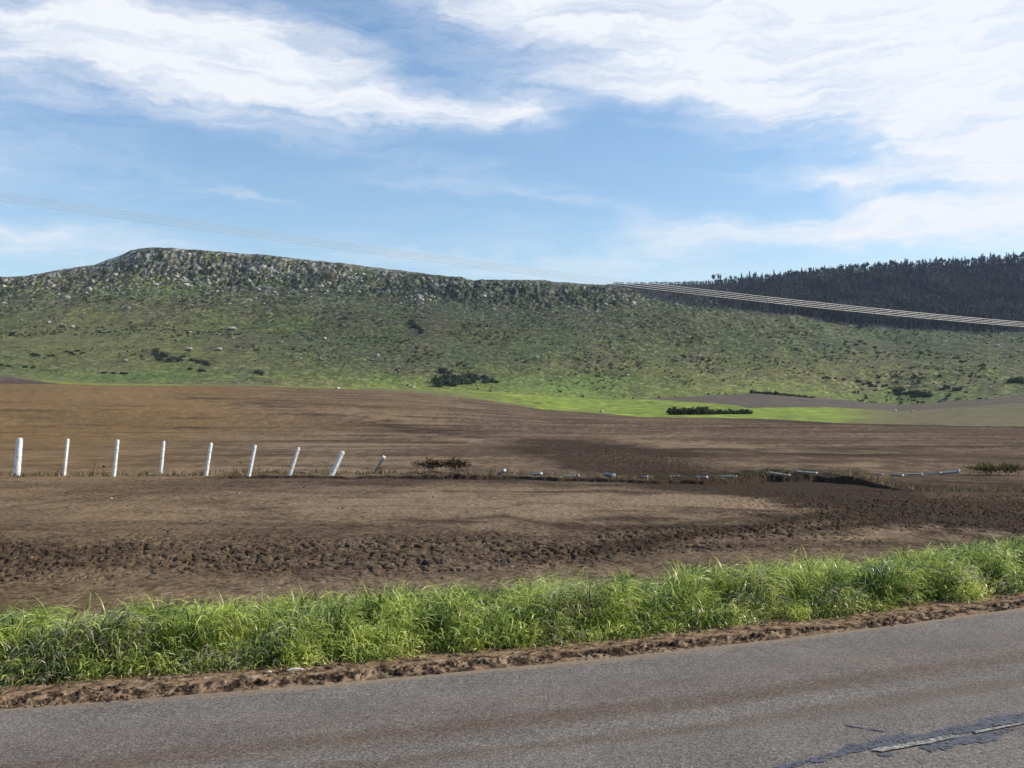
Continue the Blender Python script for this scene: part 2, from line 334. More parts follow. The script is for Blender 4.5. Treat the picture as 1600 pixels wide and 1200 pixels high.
# ---- far greens, by where they lie on the ground
Dk1 = np.interp(X/np.maximum(Y, .5), PU, K[1][0]); Dk2 = np.interp(X/np.maximum(Y, .5), PU, K[2][0]); DR = np.interp(X/np.maximum(Y, .5), PU, K[5][0])
ysc = HOR-(Z-CAMZ)/np.maximum(Y, .5)*F
C = lambda *c: np.array(c)[None, None, :]
g_ = lambda a: a[..., None]
def hill_col():
    n1, n2, n3 = fbm(X/45, Y/70, 5, 81), fbm(X/9, Y/14, 4, 83), fbm(X/2.6, Y/4.5, 3, 85)
    GR, OL, BRN, GY, DKG = C(.056, .090, .012), C(.112, .112, .020), C(.125, .088, .045), C(.25, .23, .20), C(.024, .030, .022)
    h = lerp(GR, OL, np.clip(.5+1.1*n1+.5*n2, 0, 1)[..., None])
    h = lerp(h, BRN, (np.clip(.25+1.2*fbm(X/30, Y/40, 4, 87), 0, 1)*.7)[..., None])
    up = sm(560, 745, Y)*(1-.55*sm(.05, .3, X/Y))
    h = lerp(h, GY, (np.clip(sm(.08, .36, n3+.3*n2)*(.16+.85*up), 0, 1))[..., None])
    h = lerp(h, DKG, (np.clip(sm(.0, .34, fbm(X/3.2, Y/6, 3, 89)+.5*n1+.1*up), 0, 1)*(.5+.4*up))[..., None])
    cap = sm(-6, -1, Y-DR)*(1-sm(.05, .12, X/Y))
    h = lerp(h, C(.2, .19, .16), cap[..., None]*.6)
    for (cx, cy, wx_, wy_, a) in ((520, 452, 150, 16, .35), (700, 455, 60, 12, .5), (560, 500, 60, 25, .3), (650, 515, 14, 16, .6), (180, 420, 25, 12, .5)):
        h = lerp(h, DKG*1.1, (a*np.exp(-((xp-cx)/wx_)**2-((ysc-cy)/wy_)**2)*np.clip(.8+1.5*n2, 0, 1))[..., None])  # dark patches below the rim, shaded cliff sides among them, painted on
    h = h*np.clip(1+1.15*n3+.7*n2+.9*fbm(X/1.5, Y/2.6, 2, 86), .3, 2.2)[..., None]
    rk = sm(45, 12, DR-Y)*(1-sm(.0, .14, X/Y))*(Y < DR+1)*np.clip(.55+2.2*fbm(X/42, Y/30, 3, 84)+.25*sm(-.05, -.3, X/Y), 0, 1)
    h = lerp(h, C(.30, .275, .24)*(1+1.3*n3[..., None]), g_(rk*sm(-.15, .2, n3+.5*n2)*.75)); h = lerp(h, C(.035, .036, .034), g_(rk*sm(.05, .3, fbm(X/4, Y/6, 3, 88))*.8))
    E = lambda cx, cy, wx_, wy_: np.exp(-((xp-cx+60*n1)/wx_)**2-((ysc-cy+12*n1)/wy_)**2)
    slope_shade = .5*E(700, 450, 260, 34)+.35*E(800, 500, 220, 40)+.35*E(640, 560, 200, 25)+.5*E(1480, 535, 220, 24)+.25*E(1100, 510, 150, 25)+.3*E(420, 530, 150, 18)  # broad dark shading of the slope, painted into its colour
    h = lerp(h, C(.034, .048, .024), g_(np.clip(slope_shade*(1+1.5*n2), 0, .8)))
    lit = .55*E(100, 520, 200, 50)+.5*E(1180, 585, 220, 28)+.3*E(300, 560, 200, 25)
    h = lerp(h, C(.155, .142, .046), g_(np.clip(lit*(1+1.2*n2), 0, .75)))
    grn = .7*E(880, 602, 120, 18)+.5*E(200, 590, 260, 14)+.5*E(1450, 622, 160, 10)+.35*E(250, 455, 60, 14)
    h = lerp(h, C(.085, .135, .028), g_(np.clip(grn*(1+1*n2), 0, .8)))
    h = h*(.9-.14*E(720, 490, 420, 60)[..., None]+.2*sm(560, 610, ysc)[..., None])  # mid-slope shading and brighter lit lower slopes put into the colour
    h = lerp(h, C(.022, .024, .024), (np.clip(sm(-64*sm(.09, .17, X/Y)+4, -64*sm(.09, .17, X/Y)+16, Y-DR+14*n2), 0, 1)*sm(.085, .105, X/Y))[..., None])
    return h
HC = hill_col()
g = lambda a: a[..., None]
n2 = fbm(X/12, Y/25, 3, 95)
low = lerp(C(.135, .105, .05), C(.12, .11, .038), np.clip(.5+n2, 0, 1)[..., None])   # rough pasture between field and hill
bright = C(.225, .285, .03)
lowmask = (Y > Dk1+4*n2+44*np.clip(1-xp/118, 0, 1)*(xp < 118))
is_hill = Y > Dk2-25+10*n2
farfade = sm(-40, 25, Y-Dk2)
base = lerp(low, HC, g(farfade))
# bright crop: left strip along the hill foot and the middle field
FR = np.interp(xp, [900, 960, 1060, 1170, 1400, 1600], [.95, .88, .6, .28, .42, .5])+.04*fbm(X/20, X*0, 2, 97)
b1 = np.exp(-((Y-Dk1-14)/20)**2)*(xp < 560)*(.9-.3*sm(300, 560, xp))*(.5+.5*sm(-100, 60, xp))
b2 = sm(640, 860, xp)*(1-sm(1270, 1420, xp))*sm(0, 8, Y-Dk1)*(1-sm(-6, 4, Y-(Dk1+(Dk2-Dk1)*FR)))
b3 = .5*np.exp(-((Y-Dk2+20)/45)**2)*sm(380, 560, xp)*(1-sm(1200, 1500, xp))
base = lerp(base, bright*(.82+.45*g(n2)+.5*g(fbm(X/3, Y/14, 3, 98))), g(np.clip(b1+b2+b3, 0, 1)))
f1 = sm(930, 1010, xp)*sm(-6, 2, Y-(Dk1+(Dk2-Dk1)*FR))*(1-sm(-3, 3, Y-Dk2+4))
base = lerp(base, C(.105, .080, .050)*(.9+.3*g(n2)), g(np.clip(f1, 0, 1)))
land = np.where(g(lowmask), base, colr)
d0 = (xp < 130)*sm(-4, 5, Y-Dk1)*(~lowmask)
land = lerp(land, C(.085, .06, .05), g(d0*.9))
land = np.clip(land, .01, .9)

m_soil = mat_albedo('bare_soil', 11, .55, 1.45, .03, scale2=36, spec=.03, rough=1)
m_hill = mat_albedo('hill_turf', .8, .38, 1.75, .35, scale2=.22)
m_low = mat_albedo('pasture', .35, .7, 1.3, .05)
R, Cn = X.shape
V = np.stack([X, Y, Z], -1).reshape(-1, 3); colf = land.reshape(-1, 3)
idx = np.arange(R*Cn).reshape(R, Cn)
Q = np.stack([idx[:-1, :-1], idx[:-1, 1:], idx[1:, 1:], idx[1:, :-1]], -1)
cls = np.where(is_hill, 2, np.where(lowmask, 1, 0))[:-1, :-1]
def sub(name, mask, mat):
    q = Q[mask]; used = np.unique(q); rm = np.full(R*Cn, -1); rm[used] = np.arange(len(used))
    o = mesh(name, V[used], rm[q], mat, colf[used], smooth=True); tag(o, kind='structure'); return o
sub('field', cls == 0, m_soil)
sub('pasture', cls == 1, m_low)
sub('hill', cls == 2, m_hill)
def under(): 
    o = mesh('ground', [(-9000, -3000, -60), (9000, -3000, -60), (9000, 9000, -60), (-9000, 9000, -60)], [(0, 1, 2, 3)], m_soil, np.full((4, 3), .1)); tag(o, kind='structure')
under()

# ------------------------------------------------------------------ road
def build_road():
    m, nt, b = mat_new('asphalt'); t = nattr(nt, 't').outputs['Fac']; s = nattr(nt, 's').outputs['Fac']
    sp = nnoise(nt, 78, 3, .75); sp2 = nnoise(nt, 30, 3, .7); bigp = nnoise(nt, 1.6, 5, .6); md = nnoise(nt, 7, 4, .6)
    c = nramp(nt, sp, [(.3, (.055, .046, .038)), (.5, (.15, .130, .110)), (.7, (.32, .28, .245))])
    c = nmix(nt, c, nramp(nt, sp2, [(.3, (.7,)*3), (.7, (1.3,)*3)]), 1., 'MULTIPLY')
    c = nmix(nt, c, nramp(nt, bigp, [(.3, (.85, .85, .87)), (.7, (1.15, 1.14, 1.12))]), 1., 'MULTIPLY')
    cv = nt.nodes.new('ShaderNodeCombineXYZ'); nt.links.new(t, cv.inputs[0])
    mm = nt.nodes.new('ShaderNodeMath'); mm.operation = 'MULTIPLY'; mm.inputs[1].default_value = .12; nt.links.new(s, mm.inputs[0]); nt.links.new(mm.outputs[0], cv.inputs[1])
    stz = nnoise(nt, 5, 5, .6, cv.outputs[0])
    def Mth(op, a, b_):
        q = nt.nodes.new('ShaderNodeMath'); q.operation = op
        for i, v in enumerate((a, b_)):
            if isinstance(v, (int, float)): q.inputs[i].default_value = v
            else: nt.links.new(v, q.inputs[i])
        return q.outputs[0]
    tt = Mth('ADD', t, Mth('MULTIPLY', Mth('SUBTRACT', stz, .5), .35))
    def band(cen, w, a):
        d_ = Mth('ABSOLUTE', Mth('SUBTRACT', tt, cen), 0)
        mr = nt.nodes.new('ShaderNodeMapRange'); mr.interpolation_type = 'SMOOTHSTEP'
        mr.inputs[1].default_value = 0; mr.inputs[2].default_value = w; mr.inputs[3].default_value = a; mr.inputs[4].default_value = 0
        nt.links.new(d_, mr.inputs[0]); return mr.outputs[0]
    st_ = Mth('MAXIMUM', Mth('MAXIMUM', band(-1.16, .26, .7), band(-1.6, .15, .5)), Mth('MAXIMUM', band(-.85, .5, .2), band(-3.9, .4, .5)))
    st_ = Mth('MULTIPLY', st_, Mth('ADD', .5, md))
    brown = nramp(nt, sp, [(.3, (.035, .024, .016)), (.5, (.10, .066, .042)), (.7, (.23, .16, .11))])
    c = nmix(nt, c, brown, st_)
    dust = Mth('MULTIPLY', band(.0, .2, 1.0), Mth('ADD', .55, md))
    cl = nt.nodes.new('ShaderNodeClamp'); nt.links.new(dust, cl.inputs[0])
    c = nmix(nt, c, nmix(nt, (.27, .2, .13), nramp(nt, sp2, [(.3, (.7,)*3), (.7, (1.3,)*3)]), 1., 'MULTIPLY'), cl.outputs[0])
    nt.links.new(c, b.inputs['Base Color']); b.inputs['Roughness'].default_value = .85
    nbump(nt, b, sp, .55, .006)
    xs = np.concatenate([np.linspace(-260, -12, 30), np.linspace(-11, 12, 160), np.linspace(13, 320, 30)])
    ts = np.array([0.03, -.06, -.2, -.6, -1.2, -2.6, -4.4, -5.2, -5.5])
    XX, TT = np.meshgrid(xs, ts, indexing='ij')
    EY = edge_y(XX); edge_w = .05*fbm(XX*2.2, XX*0, 4, 101)
    TT = TT+np.where(TT > -.1, edge_w, 0)
    sl = .37+.036*np.clip(XX, -6, 7); L = np.sqrt(1+sl*sl)
    px_, py_ = XX+sl/L*(-TT), EY+TT/L        # offset along the normal
    k = math.sqrt(1.137)
    ZZ = np.where(TT > -.1, np.where(TT > 0, -.012, .004), .006+.03*np.clip(-TT/2.7, 0, 1)-.03*np.clip((-TT-2.7)/2.7, 0, 1))
    i = np.arange(XX.size).reshape(XX.shape); q = np.stack([i[:-1, :-1], i[:-1, 1:], i[1:, 1:], i[1:, :-1]], -1).reshape(-1, 4)[:, ::-1]
    o = mesh('road', np.stack([px_, py_, ZZ], -1).reshape(-1, 3), q, m, smooth=True, extra={'t': TT.ravel(), 's': XX.ravel()})
    tag(o, kind='structure')
build_road()
def road_px(x, y, dz=.0):
    z = .035+dz; D = (CAMZ-z)*F/(y-HOR); return ((x-800)/F*D, D, z)
def road_surface_z(X, Y):
    t = road_t(X, Y); return .006+.03*np.clip(-t/2.7, 0, 1)-.03*np.clip((-t-2.7)/2.7, 0, 1)
def flat_patch(name, pts, mat, dz, rag=.022, kind='structure'):
    import mathutils
    P = []
    n = len(pts)
    for i in range(n):
        a, b = pts[i], pts[(i+1) % n]; ka = 9
        for j in range(ka):
            f = j/ka; x, y = a[0]+(b[0]-a[0])*f, a[1]+(b[1]-a[1])*f
            X_, Y_, _ = road_px(x, y); r = rag*float(fbm(np.array(X_*9+i), np.array(Y_*9), 3, 111))*3
            X_ += r*.6; Y_ += r
            P.append((X_, Y_, float(road_surface_z(np.array(X_), np.array(Y_)))+dz))
    import bmesh
    bm = bmesh.new(); vs = [bm.verts.new(p) for p in P]; f = bm.faces.new(vs); bmesh.ops.triangulate(bm, faces=[f])
    me = bpy.data.meshes.new(name); bm.to_mesh(me); bm.free()
    me.materials.append(mat); o = bpy.data.objects.new(name, me); COL.objects.link(o); tag(o, kind=kind)
    if me.polygons[0].normal.z < 0: me.flip_normals()
    return o
def crop2(*p): return [(1100+a/3.158, 820+b/3.158) for a, b in p]
def road_marks():
    mt, nt, b = mat_new('tar_seal'); n = nnoise(nt, 30, 4, .6)
    nt.links.new(nramp(nt, n, [(.3, (.045, .045, .054)), (.7, (.11, .11, .128))]), b.inputs['Base Color']); b.inputs['Roughness'].default_value = .55; b.inputs['Specular IOR Level'].default_value = .4
    nbump(nt, b, nnoise(nt, 90, 2), .4, .004)
    out = nt.nodes['Material Output']; tp = nt.nodes.new('ShaderNodeBsdfTransparent'); ms = nt.nodes.new('ShaderNodeMixShader')
    nt.links.new(nramp(nt, nnoise(nt, 42, 4, .75), [(.53, (0,)*3), (.6, (1,)*3)]), ms.inputs[0]); nt.links.new(b.outputs[0], ms.inputs[1]); nt.links.new(tp.outputs[0], ms.inputs[2]); nt.links.new(ms.outputs[0], out.inputs['Surface'])
    flat_patch('tar_patch', crop2((270, 1215), (430, 1175), (560, 1140), (655, 1115), (700, 1085), (850, 1062), (900, 1030), (960, 1025), (1045, 1035), (1180, 1003), (1300, 985), (1400, 950), (1500, 930), (1640, 915), (1640, 975), (1500, 985), (1400, 1000), (1330, 1020), (1210, 1035), (1080, 1060), (990, 1080), (880, 1100), (800, 1108), (690, 1135), (600, 1165), (450, 1195), (340, 1225)), mt, .004)
    flat_patch('tar_patch', crop2((1060, 1095), (1180, 1070), (1290, 1040), (1420, 1022), (1520, 1000), (1530, 1012), (1440, 1040), (1455, 1062), (1360, 1075), (1290, 1082), (1200, 1105), (1130, 1112)), mt, .004)
    flat_patch('tar_patch', crop2((850, 1120), (900, 1112), (955, 1118), (920, 1138), (870, 1136)), mt, .004)
    flat_patch('road_crack', crop2((680, 976), (740, 988), (800, 997), (880, 1012), (905, 1020), (880, 1018), (790, 1003), (735, 993)), mt, .004, .004)
    mp, nt, b = mat_new('worn_road_paint'); n = nnoise(nt, 45, 4, .7)
    nt.links.new(nramp(nt, n, [(.40, (.09, .085, .08)), (.60, (.38, .36, .31))]), b.inputs['Base Color'])
    flat_patch('road_marking', crop2((820, 1113), (960, 1088), (1080, 1066), (1180, 1046), (1262, 1040), (1240, 1054), (1120, 1080), (980, 1105), (880, 1122)), mp, .008, .006)
    flat_patch('road_marking', crop2((1330, 1022), (1420, 1006), (1500, 990), (1640, 962), (1640, 974), (1500, 1000), (1410, 1018), (1345, 1032)), mp, .008, .006)
road_marks()

# ------------------------------------------------------------------ verge grass
def verge_grass():
    n_t = 4600
    Xt = rng.uniform(-9, 12, n_t*2); tt = rng.uniform(.3, 2.75, n_t*2)
    fr = .47+.16*fbm(Xt*1.3, Xt*0, 3, 121); bk = 2.55+.2*fbm(Xt*.9, Xt*0+4, 3, 123)
    clump = fbm(Xt*2.1, tt*2.1, 3, 125)
    keep = (tt > fr) & (tt < bk) & (rng.random(len(Xt)) < np.clip(.78+1.1*clump, .25, 1)); Xt, tt, clump = Xt[keep], tt[keep], clump[keep]
    fr, bk = fr[keep], bk[keep]
    Yt = edge_y(Xt)+tt*math.sqrt(1+.37**2)
    hh = np.clip(.34+.42*clump+.24*fbm(Xt*4.5, tt*4.5, 2, 127), .1, .47)*np.clip((tt-fr)/.5+.35, .35, 1)*np.interp(tt-bk, [-.4, 0], [1, .8])
    nb = 66; n = len(Xt)
    rep = lambda a: np.repeat(a, nb)
    bx = rep(Xt)+rng.normal(0, .05, n*nb); by = rep(Yt)+rng.normal(0, .05, n*nb)
    wind = fbm(Xt*1.1, tt*1.4, 3, 131)*5.5                     # each tuft flops its own way
    ca, sa = rep(np.cos(wind)), rep(np.sin(wind))
    L = rep(hh)*rng.uniform(.2, .66, n*nb)*1.1; ang = rng.uniform(0, 2*math.pi, n*nb); mixd = rng.uniform(0, 1.1, n*nb)
    dx, dy = np.cos(ang)+ca*mixd+.35, np.sin(ang)+sa*mixd-.15; nn = np.hypot(dx, dy); dx, dy = dx/nn, dy/nn
    bend = rng.uniform(.8, 2.9, n*nb); th0 = rng.uniform(.05, .9, n*nb); w = rng.uniform(.002, .0054, n*nb)
    zg = ground_z(bx, by)-.01; z0 = zg+rep(hh)*rng.uniform(0, .72, n*nb)*(rng.random(n*nb) < .8); twist = rng.normal(0, .9, n*nb)
    ts = np.array([0, .28, .54, .78, 1.]); segs = []
    cx, cy, cz = bx.copy(), by.copy(), z0.copy(); tp = 0
    for k, tq in enumerate(ts):
        if k:
            dl = (tq-tp)*L; th = th0+bend*((tq+tp)/2)**1.3
            cx = cx+dx*np.sin(th)*dl; cy = cy+dy*np.sin(th)*dl; cz = np.maximum(cz+np.cos(th)*dl, zg+.01); tp = tq
        a_ = twist*(tq+.3); wx = -dy*np.cos(a_)+dx*np.sin(a_)*.6; wy = dx*np.cos(a_)+dy*np.sin(a_)*.6; wz = np.sin(a_)*.7
        ww = w*(1-tq**2.2)*(.7+.6*min(tq*2, 1))+.0005
        segs.append(np.stack([cx-wx*ww, cy-wy*ww, cz-wz*ww], -1)); segs.append(np.stack([cx+wx*ww, cy+wy*ww, cz+wz*ww], -1))
    Vv = np.stack(segs, 1).reshape(-1, 3); nv = 2*len(ts)
    b0 = np.arange(n*nb)*nv
    fs = [np.stack([b0+2*k, b0+2*k+1, b0+2*k+3, b0+2*k+2], -1) for k in range(len(ts)-1)]
    Fq = np.concatenate(fs)
    r = rng.random(n*nb); cl = rep(fbm(Xt*2.3, tt*2.3, 3, 129)+.25*rng.normal(size=n))
    base = np.array([.27, .355, .045]); yel = np.array([.76, .82, .22]); drk = np.array([.045, .10, .018]); dry = np.array([.75, .68, .44])
    c = lerp(base[None], yel[None], np.clip(.38+cl*.9+rng.normal(0, .3, n*nb), 0, 1)[:, None])
    c = np.where((r < np.clip(.20-.7*cl, .02, .6))[:, None], drk, c); dryp = .05+.35*rep((tt < fr+.55)*sm(.05, .3, fbm(Xt*1.2, tt*2, 2, 133)))+.06*rep(tt > bk-.35)
    c = np.where((r > 1-dryp)[:, None], dry*rng.uniform(.4, 1.05, (n*nb, 1)), c)
    c = np.repeat(c, nv, 0).reshape(n*nb, nv, 3)
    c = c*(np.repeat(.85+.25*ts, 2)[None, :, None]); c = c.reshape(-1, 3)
    mg = mat_albedo('grass_blade', trans=.40, spec=.5, rough=.34)
    o = mesh('verge_grass', Vv, Fq, mg, c); tag(o, 'long green roadside grass leaning in the breeze along the verge', 'grass', kind='stuff')
    # seed heads on thin stalks
    m_ = 300; X_ = rng.uniform(-9, 12, m_); t_ = np.where(rng.random(m_) < .7, rng.uniform(1.9, 2.75, m_), rng.uniform(.6, 2.6, m_)); Y_ = edge_y(X_)+t_*1.066
    h_ = rng.uniform(.3, .48, m_); z_ = ground_z(X_, Y_); lx = rng.normal(.1, .08, m_); ly = rng.normal(0, .06, m_)
    VV, FF, CC = [], [], []; b = 0
    for i in range(m_):
        p = [np.array((X_[i]+lx[i]*q*q, Y_[i]+ly[i]*q*q, z_[i]+h_[i]*q)) for q in (0, .5, .8, .86, .93, 1.04)]
        ww = [.0016, .0014, .0012, .007, .006, .001]
        for k in range(6):
            for a in (0, 2.1, 4.2):
                VV.append(p[k]+np.array((math.cos(a)*ww[k], math.sin(a)*ww[k], 0))); CC.append((.45, .42, .24) if k > 2 else (.16, .2, .07))
        for k in range(5):
            for a in range(3): FF.append((b+3*k+a, b+3*k+(a+1) % 3, b+3*k+3+(a+1) % 3, b+3*k+3+a))
        b += 18
    o = mesh('seed_heads', VV, FF, mg, np.array(CC)); tag(o, 'pale seed heads on thin stalks above the roadside grass', 'grass seed heads', kind='stuff')
verge_grass()

# ------------------------------------------------------------------ small shapes
ICO_V, ICO_F = None, None
def ico(sub):
    import bmesh
    bm = bmesh.new(); bmesh.ops.create_icosphere(bm, subdivisions=sub, radius=1)
    v = np.array([p.co[:] for p in bm.verts]); f = np.array([[q.index for q in fc.verts] for fc in bm.faces]); bm.free(); return v, f
ICO = {1: ico(1), 2: ico(2)}
def rock_geo(seed, sub=2, sq=(1, .8, .7), rough=.35):
    v, f = ICO[sub]; r = np.random.default_rng(seed); v = v.copy()
    for _ in range(9):                                   # cut facets
        nrm = r.normal(size=3); nrm /= np.linalg.norm(nrm); dd = r.uniform(.5, .85)
        s = v@nrm; v = v-np.clip(s-dd, 0, None)[:, None]*nrm[None]
    v = v+rough*.25*r.normal(size=v.shape)*.3
    return v*np.array(sq), f
def leafcloud(n, seed, rx=1, ry=1, rz=1, size=.2, shape='ball', colA=(.05, .07, .025), colB=(.1, .12, .04), lumps=6):
    r = np.random.default_rng(seed)
    cen = r.normal(size=(lumps, 3)); cen /= np.linalg.norm(cen, axis=1)[:, None]; cen *= r.uniform(.2, .62, (lumps, 1)); rad = r.uniform(.32, .55, lumps)
    k = r.integers(0, lumps, n); dv = r.normal(size=(n, 3)); dv /= np.linalg.norm(dv, axis=1)[:, None]
    p = cen[k]+dv*rad[k][:, None]*r.uniform(.6, 1.05, (n, 1))
    if shape == 'cone':
        h = r.random(n)**1.3; a = r.uniform(0, 2*math.pi, n); q = (1-h)**.8*(.75+.25*np.sin(h*28+seed))*r.uniform(.35, 1.05, n)
        p = np.stack([np.cos(a)*q, np.sin(a)*q, h*2-1], -1)
    p = p*np.array([rx, ry, rz])
    nn = dv+r.normal(0, .5, (n, 3)); nn /= np.linalg.norm(nn, axis=1)[:, None]
    a = np.cross(nn, r.normal(size=(n, 3))); a /= np.linalg.norm(a, axis=1)[:, None]; b = np.cross(nn, a)
    s = size*r.uniform(.5, 1.3, (n, 1))
    V_ = np.stack([p-a*s, p+b*s*.6, p+a*s, p-b*s*.6], 1).reshape(-1, 3); F_ = np.arange(4*n).reshape(n, 4)
    t = r.random((n, 1)); c = np.repeat(lerp(np.array(colA)[None], np.array(colB)[None], t), 4, 0)
    return V_, F_, c
def tube(pts, rad, k=6):
    P = np.array(pts, float); Vs, Fs = [], []
    n = len(P)
    for i in range(n):
        d_ = P[min(i+1, n-1)]-P[max(i-1, 0)]; d_ /= np.linalg.norm(d_)
        up = np.array((0, 0, 1.)) if abs(d_[2]) < .9 else np.array((1., 0, 0))
        a = np.cross(d_, up); a /= np.linalg.norm(a); b = np.cross(d_, a); r = rad[i] if hasattr(rad, '__len__') else rad
        for j in range(k):
            th = 2*math.pi*j/k; Vs.append(P[i]+r*(a*math.cos(th)+b*math.sin(th)))
    for i in range(n-1):
        for j in range(k): Fs.append((i*k+j, i*k+(j+1) % k, (i+1)*k+(j+1) % k, (i+1)*k+j))
    return np.array(Vs), np.array(Fs)
def xf(V_, scale, rz, loc):
    c, s = math.cos(rz), math.sin(rz); V_ = V_*scale
    return np.stack([V_[:, 0]*c-V_[:, 1]*s+loc[0], V_[:, 0]*s+V_[:, 1]*c+loc[1], V_[:, 2]+loc[2]], -1)
def at_px(x, D): X_ = (x-800)/F*D; return X_, D, float(ground_z(np.array([X_]), np.array([D]))[0])
def find_D(x, y, lo=330, hi=800):
    Ds = np.arange(lo, hi, 1.); Xs = (x-800)/F*Ds; zs = ground_z(Xs, Ds, False); ys = HOR-(zs-CAMZ)/Ds*F
    i = np.argmax(ys <= y) if (ys <= y).any() else len(Ds)-1
    return Xs[i], Ds[i], zs[i]

# ------------------------------------------------------------------ boulders and scrub of the hill
m_rock = mat_albedo('lichen_rock', 1.3, .6, 1.35, .2)
m_scrub = mat_albedo('scrub_leaf', .8, .7, 1.3, trans=.15)
def hill_rocks():
    kinds = [mesh('boulder', *rock_geo(300+i), m_rock, np.full((len(ICO[2][0]), 3), c), link=False).data for i, c in
             enumerate([(.28, .26, .225), (.33, .31, .27), (.17, .16, .15), (.42, .38, .32)])]
    n = 15000
    u = rng.uniform(-.62, .62, n); D = rng.uniform(450, 744, n); X_ = u*D
    up = sm(560, 735, D)*(1-.7*sm(.0, .3, u)); patch = fbm(X_/42, D/60, 3, 141)
    p = np.clip(.03+(.55+2.4*patch)*up**1.6+.55*sm(.12, .4, patch)*(u < .1), 0, 1); k = rng.random(n) < p; X_, D, up = X_[k], D[k], up[k]
    s = rng.lognormal(-.45, .6, len(X_))*(.65+.65*up); s = np.clip(s*.95, .25, 3.4); Z_ = ground_z(X_, D, False)
    order = np.argsort(-s); big = order[:230]; rest = order[230:]
    for j, i in enumerate(big):
        o = bpy.data.objects.new('boulder', kinds[int(rng.integers(0, 4))]); COL.objects.link(o)
        o.location = (X_[i], D[i], Z_[i]+.15*s[i]); o.scale = (s[i]*rng.uniform(.9, 1.4), s[i], s[i]*rng.uniform(.7, 1.15)); o.rotation_euler = (rng.uniform(-.3, .3), rng.uniform(-.3, .3), rng.uniform(0, 6.3))
        if D[i] > 690: tag(o, 'weathered grey boulder on the rocky rim of the flat-topped hill', 'boulder', 'boulders along the rocky rim of the hill')
        else: tag(o, 'pale grey boulder lying on the green slope below the rocky rim', 'boulder', 'boulders scattered down the green slope')
    Vs, Fs, Cs = [], [], []; b = 0; protos = [rock_geo(330+i, 1) for i in range(8)]
    for i in rest:
        v, f = protos[int(rng.integers(0, 8))]; v = xf(v, np.array((s[i]*rng.uniform(.8, 1.4), s[i], s[i]*rng.uniform(.6, 1.1))), rng.uniform(0, 6.3), (X_[i], D[i], Z_[i]+.1*s[i]))
        Vs.append(v); Fs.append(f+b); b += len(v); Cs.append(np.repeat(np.array([[.30, .28, .24]])*rng.uniform(.3, 1.6), len(v), 0))
    o = mesh('scree', np.concatenate(Vs), np.concatenate(Fs), m_rock, np.concatenate(Cs)); tag(o, 'small grey stones strewn over the upper hillside', 'loose stones', kind='stuff')
    # low scrub
    n = 22000; u = rng.uniform(-.62, .62, n); D = rng.uniform(400, 748, n); X_ = u*D; patch = fbm(X_/30, D/55, 3, 151)
    p = np.clip(.2+.5*sm(500, 720, D)+1.9*patch, 0, 1)*sm(400, 520, D); k = rng.random(n) < p; X_, D = X_[k], D[k]; Z_ = ground_z(X_, D, False)
    pr = [leafcloud(22, 400+i, 1, 1, .7, .42, colA=(.04, .052, .02), colB=(.10, .115, .04)) for i in range(6)]
    Vs, Fs, Cs = [], [], []; b = 0
    for i in range(len(X_)):
        v, f, c = pr[int(rng.integers(0, 6))]; s_ = rng.lognormal(-.45, .45)*np.array((1, 1, rng.uniform(.7, 1.1)))
        Vs.append(xf(v, s_, rng.uniform(0, 6.3), (X_[i], D[i], Z_[i]+.3))); Fs.append(f+b); b += len(v); Cs.append(c*rng.uniform(.6, 1.3))
    o = mesh('hill_scrub', np.concatenate(Vs), np.concatenate(Fs), m_scrub, np.concatenate(Cs)); tag(o, 'low dark scrub dotting the hillside', 'scrub', kind='stuff')
    # single pale stones one can pick out
    for (x, y, s_, lab) in ((362, 516, 3.0, 'broad pale boulder lying alone halfway down the left slope'), (295, 548, 2.2, 'pinkish flat rock beside the dark bushes on the left slope'), (342, 548, 2.0, 'pinkish rock to the right of its twin low on the left slope'),
            (196, 565, 1.2, 'small pale rock low on the left slope above the bright green strip'), (296, 520, 1.3, 'pale rock left of the broad boulder on the left slope')):
        X0, D0, z0 = find_D(x, y); o = bpy.data.objects.new('boulder', kinds[3]); COL.objects.link(o); o.location = (X0, D0, z0+.25*s_); o.scale = (s_*1.5, s_, s_*.75); o.rotation_euler = (0, 0, rng.uniform(0, 3)); tag(o, lab, 'boulder')
    for (x, y, s_, lab) in ((527, 608, .85, 'white rock at the far edge of the ploughed field below the hill'), (645, 606, .75, 'small pale rock in the green strip left of the dark thicket'), (940, 644, .8, 'white rock on the bright green crop left of the hedge'),
            (1398, 643, .7, 'white rock on the pasture, left one of the pair at the right'), (1425, 644, .7, 'white rock on the pasture, right one of the pair at the right')):
        X0, D0, z0 = find_D(x, y, 130, 460); k_ = D0/300; o = bpy.data.objects.new('rock', kinds[3]); COL.objects.link(o); o.location = (X0, D0, z0+.2*s_*k_); o.scale = (s_*k_*1.4, s_*k_, s_*k_*.9); tag(o, lab, 'rock')
hill_rocks()

